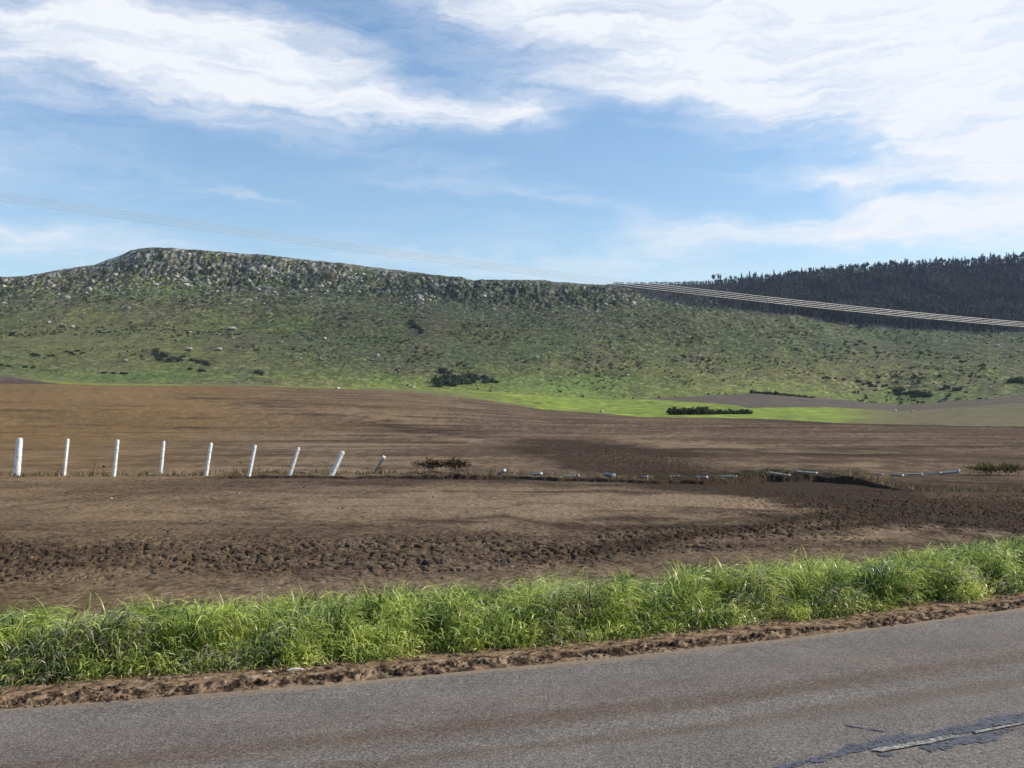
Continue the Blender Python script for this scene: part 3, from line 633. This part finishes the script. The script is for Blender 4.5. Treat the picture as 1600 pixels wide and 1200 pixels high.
# ------------------------------------------------------------------ bushes, thickets, hedges
def bushes():
    pr = []
    for i in range(4):
        v, f, c = leafcloud(260, 500+i, 1, 1, .8, .17, colA=(.025, .034, .018), colB=(.085, .095, .045), lumps=8)
        pr.append(mesh('bush', v, f, m_scrub, c, link=False).data)
    def place(x, y, s, sz, lab, grp, lo=330, name='bush'):
        X0, D0, z0 = find_D(x, y, lo); o = bpy.data.objects.new(name, pr[int(rng.integers(0, 4))]); COL.objects.link(o)
        o.location = (X0, D0, z0+s*sz*.45); o.scale = (s*rng.uniform(.9, 1.2), s, s*sz); o.rotation_euler = (0, 0, rng.uniform(0, 6.3)); tag(o, lab, 'bush', grp)
    for i in range(30):                       # thicket in the gully
        f = i/29; x = 684+88*f+rng.normal(0, 3); y = 606-7*f-rng.uniform(0, 1)*(24*(1-f)+3)
        place(x, y, 3.3*(1-.45*f), .95, 'dark bush in the dense thicket at the foot of the hill gully', 'dark bushes of the thicket in the gully')
    for (cx, cy, wx_, wy_, n, s) in ((285, 565, 40, 10, 16, 2.1), (248, 553, 14, 5, 6, 1.8), (55, 556, 28, 3, 9, 1.5), (120, 554, 16, 5, 6, 1.5), (50, 575, 12, 2, 4, 1.4), (180, 584, 24, 1.5, 9, 1.2), (400, 582, 16, 4, 5, 1.7), (310, 580, 14, 4, 5, 1.5), (5, 572, 8, 2, 3, 1.5), (650, 513, 8, 12, 9, 3)):
        for i in range(n):
            dx = rng.uniform(-1, 1); place(cx+wx_*dx, cy+wy_*(.6*dx+rng.normal(0, .3)), s*rng.uniform(.6, 1.2), .7, 'small dark bush scattered low on the left hillside', 'dark bushes scattered on the left hillside')
    for (cx, cy, wx_, wy_, n, s) in ((1425, 617, 28, 6, 20, 2.6), (1365, 602, 26, 8, 10, 1.9), (1490, 608, 22, 5, 9, 2), (1590, 597, 14, 4, 8, 3), (1520, 568, 20, 5, 6, 2), (1300, 592, 25, 3, 6, 1.4), (1090, 560, 25, 6, 7, 1.8), (1420, 590, 50, 10, 8, 1.6), (1345, 540, 30, 8, 7, 2)):
        for i in range(n):
            dx = rng.uniform(-1, 1); place(cx+wx_*dx, cy+wy_*(.5*dx+rng.normal(0, .35)), s*rng.uniform(.6, 1.15), .7, 'dark bush low on the right hillside above the pasture', 'dark bushes on the right hillside')
    # two hedges
    for (x0, y0, x1, y1, s, n, lab, lo) in ((1046, 648, 1174, 647, 1.35, 150, 'low dark hedge on the bright green crop below the hill', 150), (1172, 614, 1270, 622, 1.0, 120, 'thin dark hedge along the upper edge of the fallow strip', 330)):
        Vs, Fs, Cs = [], [], []; b = 0
        for i in range(n):
            f = i/(n-1); X0, D0, z0 = find_D(x0+(x1-x0)*f, y0+(y1-y0)*f, lo)
            v, ff, c = leafcloud(70, 560+i, 1, 1, .9, .22, colA=(.018, .026, .012), colB=(.085, .095, .035))
            sc_ = s*rng.uniform(.4, 1.3)*(1 if f < .45 else .66)*(1 if lo > 200 else .85); v = xf(v, sc_, rng.uniform(0, 6), (X0, D0+rng.normal(0, .8), z0+.5*sc_)); Vs.append(v); Fs.append(ff+b); b += len(v); Cs.append(c*rng.uniform(.7, 1.2))
        o = mesh('hedge', np.concatenate(Vs), np.concatenate(Fs), m_scrub, np.concatenate(Cs)); tag(o, lab, 'hedge')
bushes()

# ------------------------------------------------------------------ forest on the right-hand ridge
m_tree = mat_albedo('forest_foliage', .5, .7, 1.3, trans=.1)
def far_tree(seed, cone, n=90):
    r = np.random.default_rng(seed)
    v, f, c = leafcloud(n, seed, .23 if cone else .28, .23 if cone else .28, .42 if cone else .30, .062, 'cone' if cone else 'ball', (.010, .014, .012), (.042, .044, .034), 7)
    v[:, 2] += .56 if cone else .68
    lx = r.normal(0, .015); tv, tf = tube([(0, 0, -.06), (lx, 0, .3), (lx*1.5, .01, .6), (lx, 0, .93)], [.02, .016, .012, .004], 5)
    bl = []
    for k in range(5):
        a = r.uniform(0, 6.3); h = r.uniform(.35, .7); bv, bf = tube([(lx, 0, h), (lx+.13*math.cos(a), .13*math.sin(a), h+.1)], [.008, .003], 3); bl.append((bv, bf))
    V_ = [v, tv]; F_ = [f, tf+len(v)]; C_ = [c, np.full((len(tv), 3), (.07, .06, .055))]; b = len(v)+len(tv)
    for bv, bf in bl: V_.append(bv); F_.append(bf+b); b += len(bv); C_.append(np.full((len(bv), 3), (.08, .07, .06)))
    return np.concatenate(V_), np.concatenate(F_), np.concatenate(C_)
def forest():
    hi = [far_tree(600+i, i % 2 == 0, 150) for i in range(6)]; lo = [far_tree(620+i, i % 2 == 0, 46) for i in range(6)]
    datas = [mesh('forest_tree', *a[:2], m_tree, a[2], link=False).data for a in hi]
    def put(X0, D0, h, lab, grp):
        o = bpy.data.objects.new('forest_tree', datas[int(rng.integers(0, 6))]); COL.objects.link(o)
        z0 = float(ground_z(np.array([X0]), np.array([D0]), False)[0]); w = h*rng.uniform(.6, 1.05); o.location = (X0, D0, z0); o.scale = (w, w, h); o.rotation_euler = (0, 0, rng.uniform(0, 6.3))
        tag(o, lab, 'tree', grp)
    # trees against the sky
    x = 1012.
    n1 = 0
    while x < 1625 and n1 < 165:
        dens = .25 if x < 1105 else 1.
        x += rng.uniform(2.0, 5.0)/dens*(1 if rng.random() > .12 else 2.2)
        if dens < 1 and 1075 < x < 1100: continue
        D0 = 1150+rng.uniform(-14, 6); put((x-800)/F*D0, D0, rng.uniform(6.5, 13.5)*(.6 if x < 1105 else 1), 'dark tree standing against the sky along the wooded ridge top', 'trees against the sky on the ridge top'); n1 += 1
    # trees at the forest's lower edge
    for i in range(125):
        x = 975+640*(i+rng.uniform(-.5, .5))/125; D0 = 760-60*float(sm(950, 1065, x))+rng.uniform(-8, 14)+7*math.sin(i*.5)
        put((x-800)/F*D0, D0, rng.uniform(4.5, 9.5)*(.3+.7*min(1, max(0, (x-1010)/320))), 'dark tree at the lower edge of the hillside forest', 'trees along the lower edge of the forest')
    n = 14500; u = rng.uniform(.10, .62, n); D0 = rng.uniform(700, 1125, n); X0 = u*D0
    keep = (u-.09)*900 > (0) ; p = np.clip((u-.095)/.03, 0, 1)*np.clip(1.1+.8*fbm(X0/40, D0/40, 2, 171), .3, 1); keep = (rng.random(n) < p) & (D0 > 768-60*sm(.095, .17, u)); X0, D0, u = X0[keep], D0[keep], u[keep]
    Z0 = ground_z(X0, D0, False); Vs, Fs, Cs = [], [], []; b = 0; tone = fbm(X0/35, D0/60, 3, 173)
    for i in range(len(X0)):
        v, f, c = lo[int(rng.integers(0, 6))]; h = rng.uniform(5.5, 12)*(.25+.75*float(sm(.13, .33, u[i]))); w = h*rng.uniform(.8, 1.2)
        Vs.append(xf(v, np.array((w, w, h)), rng.uniform(0, 6.3), (X0[i], D0[i], Z0[i]))); Fs.append(f+b); b += len(v); Cs.append(c*rng.uniform(.4, 2.0)*np.clip(1+1.6*tone[i], .35, 2.2)*(1+.6*max(0, 1-(D0[i]-700)/220)))
    o = mesh('forest', np.concatenate(Vs), np.concatenate(Fs), m_tree, np.concatenate(Cs)); tag(o, 'dense dark forest covering the slope behind the trees of its edge', 'forest', kind='stuff')
    # one small tree alone on the skyline
    X0, D0 = (963-800)/F*775, 775.; z0 = float(ground_z(np.array([X0]), np.array([D0]), False)[0])
    e = bpy.data.objects.new('lone_tree', None); COL.objects.link(e); e.location = (X0, D0, z0-.3); tag(e, 'tiny lone tree on the bare skyline left of the forest', 'tree')
    tv, tf = tube([(0, 0, 0), (.05, 0, 2), (0, 0, 3.6)], [.16, .12, .05]); mesh('trunk', tv, tf, m_tree, np.full((len(tv), 3), (.06, .05, .045)), e)
    v, f, c = leafcloud(160, 690, 1.2, 1.2, 1.0, .3, colA=(.02, .03, .02), colB=(.05, .06, .03)); v[:, 2] += 3.4; mesh('crown', v, f, m_tree, c, e)
forest()

# ------------------------------------------------------------------ fence
m_post, _nt, _b = mat_new('whitewashed_concrete')
_n = nnoise(_nt, 14, 4, .6); _nt.links.new(nramp(_nt, _n, [(.3, (.40, .36, .30)), (.42, (.70, .68, .63)), (.6, (.86, .86, .84))]), _b.inputs['Base Color']); nbump(_nt, _b, _n, .3, .01)
m_postg, _nt, _b = mat_new('shaded_weathered_concrete')
_n = nnoise(_nt, 14, 4, .6); _nt.links.new(nramp(_nt, _n, [(.3, (.22, .22, .23)), (.65, (.38, .38, .38))]), _b.inputs['Base Color']); nbump(_nt, _b, _n, .3, .01)  # grey stands for the shaded sides of fallen posts, beside real weathering
m_wire, _nt, _b = mat_new('galvanised_wire'); _b.inputs['Base Color'].default_value = (.3, .29, .28, 1); _b.inputs['Metallic'].default_value = .6; _b.inputs['Roughness'].default_value = .5
def post_mesh(L, w, mat):
    import bmesh
    bm = bmesh.new(); secs = [(0, 1.05), (.25, 1), (.5, .97), (.75, .94), (.93, .92), (.985, .82), (1, .6)]
    rings = []
    for (q, k) in secs:
        a = w*.5*k; c = a*.72; z = L*q
        pr_ = [(-c, -a), (c, -a), (a, -c), (a, c), (c, a), (-c, a), (-a, c), (-a, -c)]
        rings.append([bm.verts.new((x_, y_, z)) for x_, y_ in pr_])
    for r0, r1 in zip(rings, rings[1:]):
        for j in range(8): bm.faces.new((r0[j], r0[(j+1) % 8], r1[(j+1) % 8], r1[j]))
    bm.faces.new(rings[-1]); bm.faces.new(rings[0][::-1])
    # shallow notches for the wires
    for q in (.3, .5, .7, .88):
        m_ = bmesh.ops.create_cube(bm, size=1, matrix=Matrix.Translation((0, -w*.49, L*q)) @ Matrix.Diagonal((w*.5, w*.08, .018, 1)))
    me = bpy.data.meshes.new('fence_post'); bm.to_mesh(me); bm.free(); me.materials.append(mat); return me
def w_at(x, y, D): return Vector(((x-800)/F*D, D, CAMZ+(HOR-y)/F*D))
def put_post(b, t, w, lab, grp, mat=m_post, name='fence_post', below=.12, cat='fence post', lit_end=False):
    b, t = Vector(b), Vector(t); d_ = t-b; L = d_.length+below; o = bpy.data.objects.new(name, post_mesh(L, w, mat)); COL.objects.link(o)
    o.location = b-d_.normalized()*below; o.rotation_euler = (d_.to_track_quat('Z', 'Y') @ __import__('mathutils').Quaternion((0, 0, 1), random.uniform(.5, .95))).to_euler(); tag(o, lab, cat, grp)
    if lit_end:  # white end piece paints the sunlit end of a grey post
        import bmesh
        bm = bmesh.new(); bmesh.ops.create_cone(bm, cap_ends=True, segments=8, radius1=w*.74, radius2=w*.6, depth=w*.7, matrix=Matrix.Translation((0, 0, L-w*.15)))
        me = bpy.data.meshes.new('sunlit_post_end'); bm.to_mesh(me); bm.free(); me.materials.append(m_post); h_ = bpy.data.objects.new('sunlit_post_end', me); COL.objects.link(h_); h_.parent = o; h_['label'] = 'white end piece painted as the sunlit post end'
    return o
G1, G2 = 'white posts still standing in the fence line', 'fallen posts of the flattened fence'
def fence():
    st = [((26, 743), (31, 684), 31, .17, 'thick white strainer post at the far left end of the fence'),
          ((100, 743), (106, 685.5), 31, .095, 'slim white fence post next to the thick post at the left'),
          ((178, 744), (184, 687), 31, .095, 'slim upright white fence post, third from the left'),
          ((251, 742), (256, 689), 31, .09, 'slim upright white fence post, fourth from the left, with weeds at its foot'),
          ((322, 744), (330, 691.5), 31, .095, 'white fence post leaning slightly right, fifth from the left'),
          ((389, 746), (399, 695), 31, .09, 'white fence post leaning right beside a small dark hollow'),
          ((453, 746), (467, 699), 31, .085, 'thin white fence post leaning right with a pale stick at its foot'),
          ((518, 746), (536, 705), 31, .125, 'thick white fence post leaning hard to the right, last one standing')]
    tops = []
    for b, t, D, w, lab in st:
        Bz = (CAMZ-GZ)*F/(b[1]-HOR); B = w_at(b[0], b[1], Bz); B.z = float(ground_z(np.array([B.x]), np.array([B.y]))[0]); T = w_at(t[0], t[1], Bz+.05)
        put_post(B, T, w, lab, G1); tops.append((B, T))
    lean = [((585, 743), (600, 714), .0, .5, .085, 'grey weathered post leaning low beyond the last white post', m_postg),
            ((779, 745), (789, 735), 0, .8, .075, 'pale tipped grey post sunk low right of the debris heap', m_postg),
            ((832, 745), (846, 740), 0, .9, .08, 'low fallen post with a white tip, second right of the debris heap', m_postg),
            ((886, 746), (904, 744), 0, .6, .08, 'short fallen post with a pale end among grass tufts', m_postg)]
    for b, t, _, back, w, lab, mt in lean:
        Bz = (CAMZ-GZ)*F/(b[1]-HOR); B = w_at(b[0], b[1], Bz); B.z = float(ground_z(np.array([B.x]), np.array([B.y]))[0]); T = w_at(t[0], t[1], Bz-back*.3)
        put_post(B, T, w, lab, G2, mt, lit_end=True); tops.append((B, T))
    # posts lying on the mud: base end, tip end, thickness
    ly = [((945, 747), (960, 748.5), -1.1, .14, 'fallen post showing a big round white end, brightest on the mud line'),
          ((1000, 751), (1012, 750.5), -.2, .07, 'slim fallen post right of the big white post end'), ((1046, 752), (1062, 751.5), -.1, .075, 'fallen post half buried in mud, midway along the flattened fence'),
          ((1088, 753), (1105, 751.5), -.4, .09, 'fallen post with a small bright end left of the dark shaded bank'), ((1122, 753), (1151, 750.5), -.1, .08, 'fallen post lying across the dark bank near green weeds'),
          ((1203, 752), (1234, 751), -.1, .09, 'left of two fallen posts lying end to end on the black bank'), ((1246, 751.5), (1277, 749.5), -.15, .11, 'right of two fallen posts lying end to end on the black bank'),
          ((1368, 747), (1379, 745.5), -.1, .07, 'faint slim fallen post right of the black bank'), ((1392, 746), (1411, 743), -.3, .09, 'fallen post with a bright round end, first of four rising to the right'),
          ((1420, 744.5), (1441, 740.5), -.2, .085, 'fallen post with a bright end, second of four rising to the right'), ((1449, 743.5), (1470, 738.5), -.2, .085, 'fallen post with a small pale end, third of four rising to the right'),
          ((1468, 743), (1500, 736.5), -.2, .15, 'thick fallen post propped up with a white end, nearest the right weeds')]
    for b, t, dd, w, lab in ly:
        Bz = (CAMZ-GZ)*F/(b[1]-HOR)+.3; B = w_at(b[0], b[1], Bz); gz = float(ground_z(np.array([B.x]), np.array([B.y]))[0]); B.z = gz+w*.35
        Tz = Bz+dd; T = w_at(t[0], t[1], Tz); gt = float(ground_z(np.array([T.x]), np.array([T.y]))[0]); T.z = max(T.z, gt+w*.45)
        put_post(B, T, w*.55, lab, G2, m_postg, below=.02, lit_end=True); tops.append((B, T))
    # wires strung through the standing posts and trailing to the fallen ones
    for k, (q, nm) in enumerate(((.3, 'lowest'), (.5, 'second lowest'), (.7, 'second highest'), (.88, 'highest'))):
        P = []
        pts = [tuple(tops[0][0].lerp(tops[0][1], q)+Vector((-14, .3, 0)))]+[tuple(a.lerp(b_, q)) for a, b_ in tops[:13]]
        for a, b_ in zip(pts, pts[1:]):
            for j in range(5):
                f = j/5; p = np.array(a)*(1-f)+np.array(b_)*f; p[2] -= .05*math.sin(math.pi*f)*(1 if k else 1.6); p[1] -= .055; P.append(p)
        v, f = tube(P, .0022, 4); o = mesh('fence_wire', v, f, m_wire); tag(o, nm+' strand of wire strung along the white fence posts', 'fence wire', 'wires of the fence')
fence()

# ------------------------------------------------------------------ debris, weeds, bits
m_dry = mat_albedo('dry_plant', trans=.15)
def weeds():
    def tangle(name, x, y, w, h, n, seed, lab, grp, colA=(.05, .035, .02), colB=(.25, .16, .06), lift=0, size=.035, cat='dry weeds', depth=.25):
        D = (CAMZ-GZ)*F/(y-HOR); X0 = (x-800)/F*D; z0 = float(ground_z(np.array([X0]), np.array([D]))[0]); wm, hm = w/F*D, h/F*D
        r = np.random.default_rng(seed); v, f, c = leafcloud(n, seed, wm/2, depth, hm/2, size, colA=colA, colB=colB, lumps=max(5, int(wm*7)))
        # lumps along the width
        r2 = r.uniform(-.5, .5, n)*wm*.8; v = v.reshape(n, 4, 3); v[:, :, 0] = v[:, :, 0]*.5+r2[:, None]; v[:, :, 2] *= (.7+.5*np.sin(r2*9+seed))[:, None]; v = v.reshape(-1, 3)
        v[:, 2] += hm*.5+lift
        Vs, Fs, Cs = [v], [f], [c]; b = len(v)
        for i in range(int(4+wm*9)):
            a = (r.uniform(-.5, .5)*wm, r.uniform(-.1, .1), 0); bb = (a[0]+r.normal(0, .12), r.normal(0, .1), (hm+lift)*r.uniform(.5, .95)); mid_ = ((a[0]+bb[0])/2+.03, 0, bb[2]*.55)
            tv, tf = tube([a, mid_, bb], [.006, .005, .002], 3); Vs.append(tv); Fs.append(tf+b); b += len(tv); Cs.append(np.full((len(tv), 3), (.12, .085, .05)))
        o = mesh(name, np.concatenate(Vs)+np.array((X0, D, z0)), np.concatenate(Fs), m_dry, np.concatenate(Cs)); tag(o, lab, cat, grp); return o
    tangle('debris_heap', 686, 743, 88, 22, 1700, 801, 'large tangle of dark dead branches and leaves caught on the fallen fence', None, (.03, .018, .009), (.22, .135, .06), .04, .06, 'debris', .3)
    tangle('weed_clump', 1555, 742, 100, 22, 2200, 802, 'dense brown and olive weeds at the right edge beyond the fallen posts', None, (.07, .05, .02), (.22, .2, .06), .0, .045, depth=.5)
    for i, (x, w, h, l) in enumerate(((90, 16, 6, .28), (145, 14, 6, .3), (162, 8, 6, .25), (310, 12, 8, .22), (378, 18, 7, .28), (403, 10, 6, .28), (445, 22, 5, .3), (508, 20, 5, .3), (572, 10, 10, .1), (595, 14, 6, .1))):
        tangle('dead_weeds', x, 743.5, w, h, 40, 810+i, 'wisp of dead brown weeds hanging on the lower wire of the fence', 'wisps of dead weeds caught on the fence wire', lift=l, size=.028, depth=.05, colA=(.07, .04, .02), colB=(.28, .17, .06))
    for i, (x, y, w, h) in enumerate(((1150, 749, 40, 6), (1205, 748, 60, 8), (1260, 748, 30, 5))):
        tangle('green_weeds', x, y, w, h, 160, 830+i, ('olive green weeds on top of the bank left of the two fallen posts', 'widest patch of green weeds above the left end of the black bank', 'small patch of green weeds above the black bank')[i], 'green weeds on the mud bank', (.035, .06, .02), (.09, .13, .035), size=.04)
    # straw and short weeds along the foot of the fence
    n = 5200; x = rng.uniform(-60, 1640, n); y = np.where(x < 620, 742.5, np.interp(x, BANKX, BANKY)-3)+rng.normal(0, 1.3, n); p = np.clip(np.where(x < 620, .9, .42)+.8*perlin(x/18, x*0, 901), 0, 1)
    k = rng.random(n) < p; x, y = x[k], y[k]; n = len(x); D = (CAMZ-GZ)*F/(y-HOR); X0 = (x-800)/F*D; z0 = ground_z(X0, D); h = rng.uniform(.04, .17, n)*(.6+.8*rng.random(n))
    a = rng.uniform(0, 6.3, n); ww = rng.uniform(.008, .02, n); lx = rng.normal(.02, .07, n)
    Vv = np.stack([np.stack([X0-np.cos(a)*ww, D-np.sin(a)*ww, z0-.01], -1), np.stack([X0+np.cos(a)*ww, D+np.sin(a)*ww, z0-.01], -1), np.stack([X0+lx, D+rng.normal(0, .04, n), z0+h], -1)], 1).reshape(-1, 3)
    pal = np.array([(.3, .2, .1), (.16, .13, .05), (.11, .13, .045), (.38, .28, .16), (.09, .055, .03)]); c = np.repeat(pal[rng.integers(0, 5, n)], 3, 0)
    o = mesh('fence_weeds', Vv, np.arange(3*n).reshape(n, 3), m_dry, c); tag(o, 'short dry weeds and straw along the foot of the fence line', 'weeds', kind='stuff')
    m_st, nt, b = mat_new('bleached_wood'); q = nnoise(nt, 20, 4); nt.links.new(nramp(nt, q, [(.3, (.42, .36, .28)), (.7, (.7, .66, .56))]), b.inputs['Base Color'])
    def stick(name, p0, p1, w, lab, cat, mat=m_st, zf=GZ):
        a = w_at(p0[0], p0[1], (CAMZ-zf)*F/(p0[1]-HOR)); c_ = w_at(p1[0], p1[1], (CAMZ-zf)*F/(p1[1]-HOR)); 
        for q_ in (a, c_): q_.z = float(ground_z(np.array([q_.x]), np.array([q_.y]))[0])+w*.6
        mi = a.lerp(c_, .5)+Vector((0, 0, w*.35)); v, f = tube([a, a.lerp(mi, .5), mi, mi.lerp(c_, .5), c_], [w*.35, w*.5, w*.45, w*.5, w*.25], 6); o = mesh(name, v, f, mat, smooth=True); tag(o, lab, cat)
    stick('stick', (458, 741), (486, 744), .06, 'pale bleached stick lying at the foot of the seventh post', 'stick')
    stick('wood_scrap', (449, 1051.5), (475, 1050), .02, 'bleached pale scrap of wood on the mud between grass and road', 'wood scrap', zf=0)
    stick('wood_scrap', (417, 1056), (424, 1055), .016, 'tiny pale wood chip left of the bigger scrap beside the road', 'wood scrap', zf=0)
    stick('stick', (1126, 955), (1140, 958), .03, 'short pale stick at the grass foot, right part of the verge', 'stick', zf=0)
    # pale stone on the verge
    me = mesh('stone', *rock_geo(71), m_rock, np.full((len(ICO[2][0]), 3), (.6, .52, .42)), link=False).data
    for (x, y, s, z, lab) in ((1101, 962, .035, 0, 'pale cream stone at the front of the roadside grass'), (174, 779, .03, GZ, 'small pale pebble alone on the smooth tan mud at the left')):
        D = (CAMZ-z)*F/(y-HOR); X0 = (x-800)/F*D; o = bpy.data.objects.new('stone', me); COL.objects.link(o); o.location = (X0, D, float(ground_z(np.array([X0]), np.array([D]))[0])+s*.2); o.scale = (s*1.3, s, s*.9); tag(o, lab, 'stone')
    # mud crumbs along the road edge
    n = 5200; X_ = rng.uniform(-6, 8, n); t_ = np.clip(rng.exponential(.2, n)+.0, -.05, .75)-.03*rng.random(n); Y_ = edge_y(X_)+t_*1.066; k = rng.random(n) < np.clip(.5+1.2*perlin(X_*2.5, Y_*2.5, 911), .08, 1); X_, Y_ = X_[k], Y_[k]
    Z_ = np.maximum(ground_z(X_, Y_), .0); pr = [rock_geo(340+i, 1, rough=.8) for i in range(6)]; Vs, Fs, Cs = [], [], []; b = 0; tones = np.array([(.05, .034, .025), (.12, .075, .045), (.2, .13, .075), (.07, .05, .035)])
    for i in range(len(X_)):
        v, f = pr[int(rng.integers(0, 6))]; s = rng.lognormal(-5.0, .55); v = xf(v, np.array((s*1.3, s, s*.8)), rng.uniform(0, 6), (X_[i], Y_[i], Z_[i]+s*.2)); Vs.append(v); Fs.append(f+b); b += len(v); Cs.append(np.repeat(tones[rng.integers(0, 4)][None], len(v), 0))
    m_c = mat_albedo('mud_crumb', 60, .7, 1.3); o = mesh('mud_crumbs', np.concatenate(Vs), np.concatenate(Fs), m_c, np.concatenate(Cs)); tag(o, 'dark crumbs of mud strewn along the road edge', 'mud crumbs', kind='stuff')
weeds()
def field_clods():
    n = 26000; s_ = rng.uniform(0, 1, n); yq = rng.uniform(738, 915, n); x = rng.uniform(-80, 1680, n); D = (CAMZ-GZ)*F/(yq-HOR); X_ = (x-800)/F*D
    p = clod_mask(X_, D)*.35+.02+.12*sm(.1, .4, fbm(X_, D, 3, 921)); k = (rng.random(n) < p) & (road_t(X_, D) > 2.7); X_, D = X_[k], D[k]; Z_ = ground_z(X_, D)
    pr = [rock_geo(350+i, 1, rough=.8) for i in range(6)]; Vs, Fs, Cs = [], [], []; b = 0; tones = np.array([(.10, .066, .04), (.15, .10, .06), (.05, .035, .024)])
    for i in range(len(X_)):
        v, f = pr[int(rng.integers(0, 6))]; q = min(rng.lognormal(-4.4, .55), .05); v = xf(v, np.array((q*1.3, q, q*.75)), rng.uniform(0, 6), (X_[i], D[i], Z_[i]+q*.15)); Vs.append(v); Fs.append(f+b); b += len(v); Cs.append(np.repeat(tones[rng.integers(0, 3)][None], len(v), 0))
    o = mesh('soil_clods', np.concatenate(Vs), np.concatenate(Fs), m_dry, np.concatenate(Cs)); tag(o, 'loose clods of soil scattered over the churned mud', 'soil clods', kind='stuff')
field_clods()

# ------------------------------------------------------------------ overhead cables
def cables():
    m_, nt, b = mat_new('aluminium_cable'); b.inputs['Base Color'].default_value = (.80, .78, .74, 1); b.inputs['Metallic'].default_value = .25; b.inputs['Roughness'].default_value = .4
    xs = np.array([0, 150, 350, 600, 709, 817, 867, 1000, 1300, 1600.]); ys = np.array([308, 330, 360, 391, 405, 421, 429, 447, 481, 506.])
    m = (xs-800)/F; D = 35.3/(1-.51*m); Xw = m*D; Zw = CAMZ+(HOR-ys)/F*D; co = np.polyfit(Xw, Zw, 2); q = np.linspace(-66, 110, 260); z = np.polyval(co, q)
    for k, (dy, dz, nm) in enumerate(((0, .11, 'topmost'), (0, .037, 'second from the top'), (0, -.037, 'second from the bottom'), (0, -.11, 'lowest'))):
        v, f = tube(np.stack([q, 35.3+.51*q+dy, z+dz], -1), .0070, 6); o = mesh('power_cable', v, f, m_, smooth=True); tag(o, nm+' of the four pale overhead cables crossing the sky and forest', 'power cable', 'overhead cables')
cables()

# ------------------------------------------------------------------ air
def haze():
    m = bpy.data.materials.new('thin_air'); m.use_nodes = True; nt = m.node_tree; nt.nodes.clear()
    out = nt.nodes.new('ShaderNodeOutputMaterial'); v = nt.nodes.new('ShaderNodeVolumePrincipled')
    v.inputs['Color'].default_value = (.62, .74, 1, 1); v.inputs['Density'].default_value = .00008; v.inputs['Anisotropy'].default_value = 0
    nt.links.new(v.outputs[0], out.inputs['Volume'])
    x0, x1, y0, y1, z0, z1 = -9500, 9500, -3500, 9500, -62, 260
    V_ = [(x, y, z) for z in (z0, z1) for y in (y0, y1) for x in (x0, x1)]
    o = mesh('haze', V_, [(0, 2, 3, 1), (4, 5, 7, 6), (0, 1, 5, 4), (2, 6, 7, 3), (0, 4, 6, 2), (1, 3, 7, 5)], m); tag(o, 'faint bluish haze over the far hill and forest', 'haze', kind='stuff')
haze()
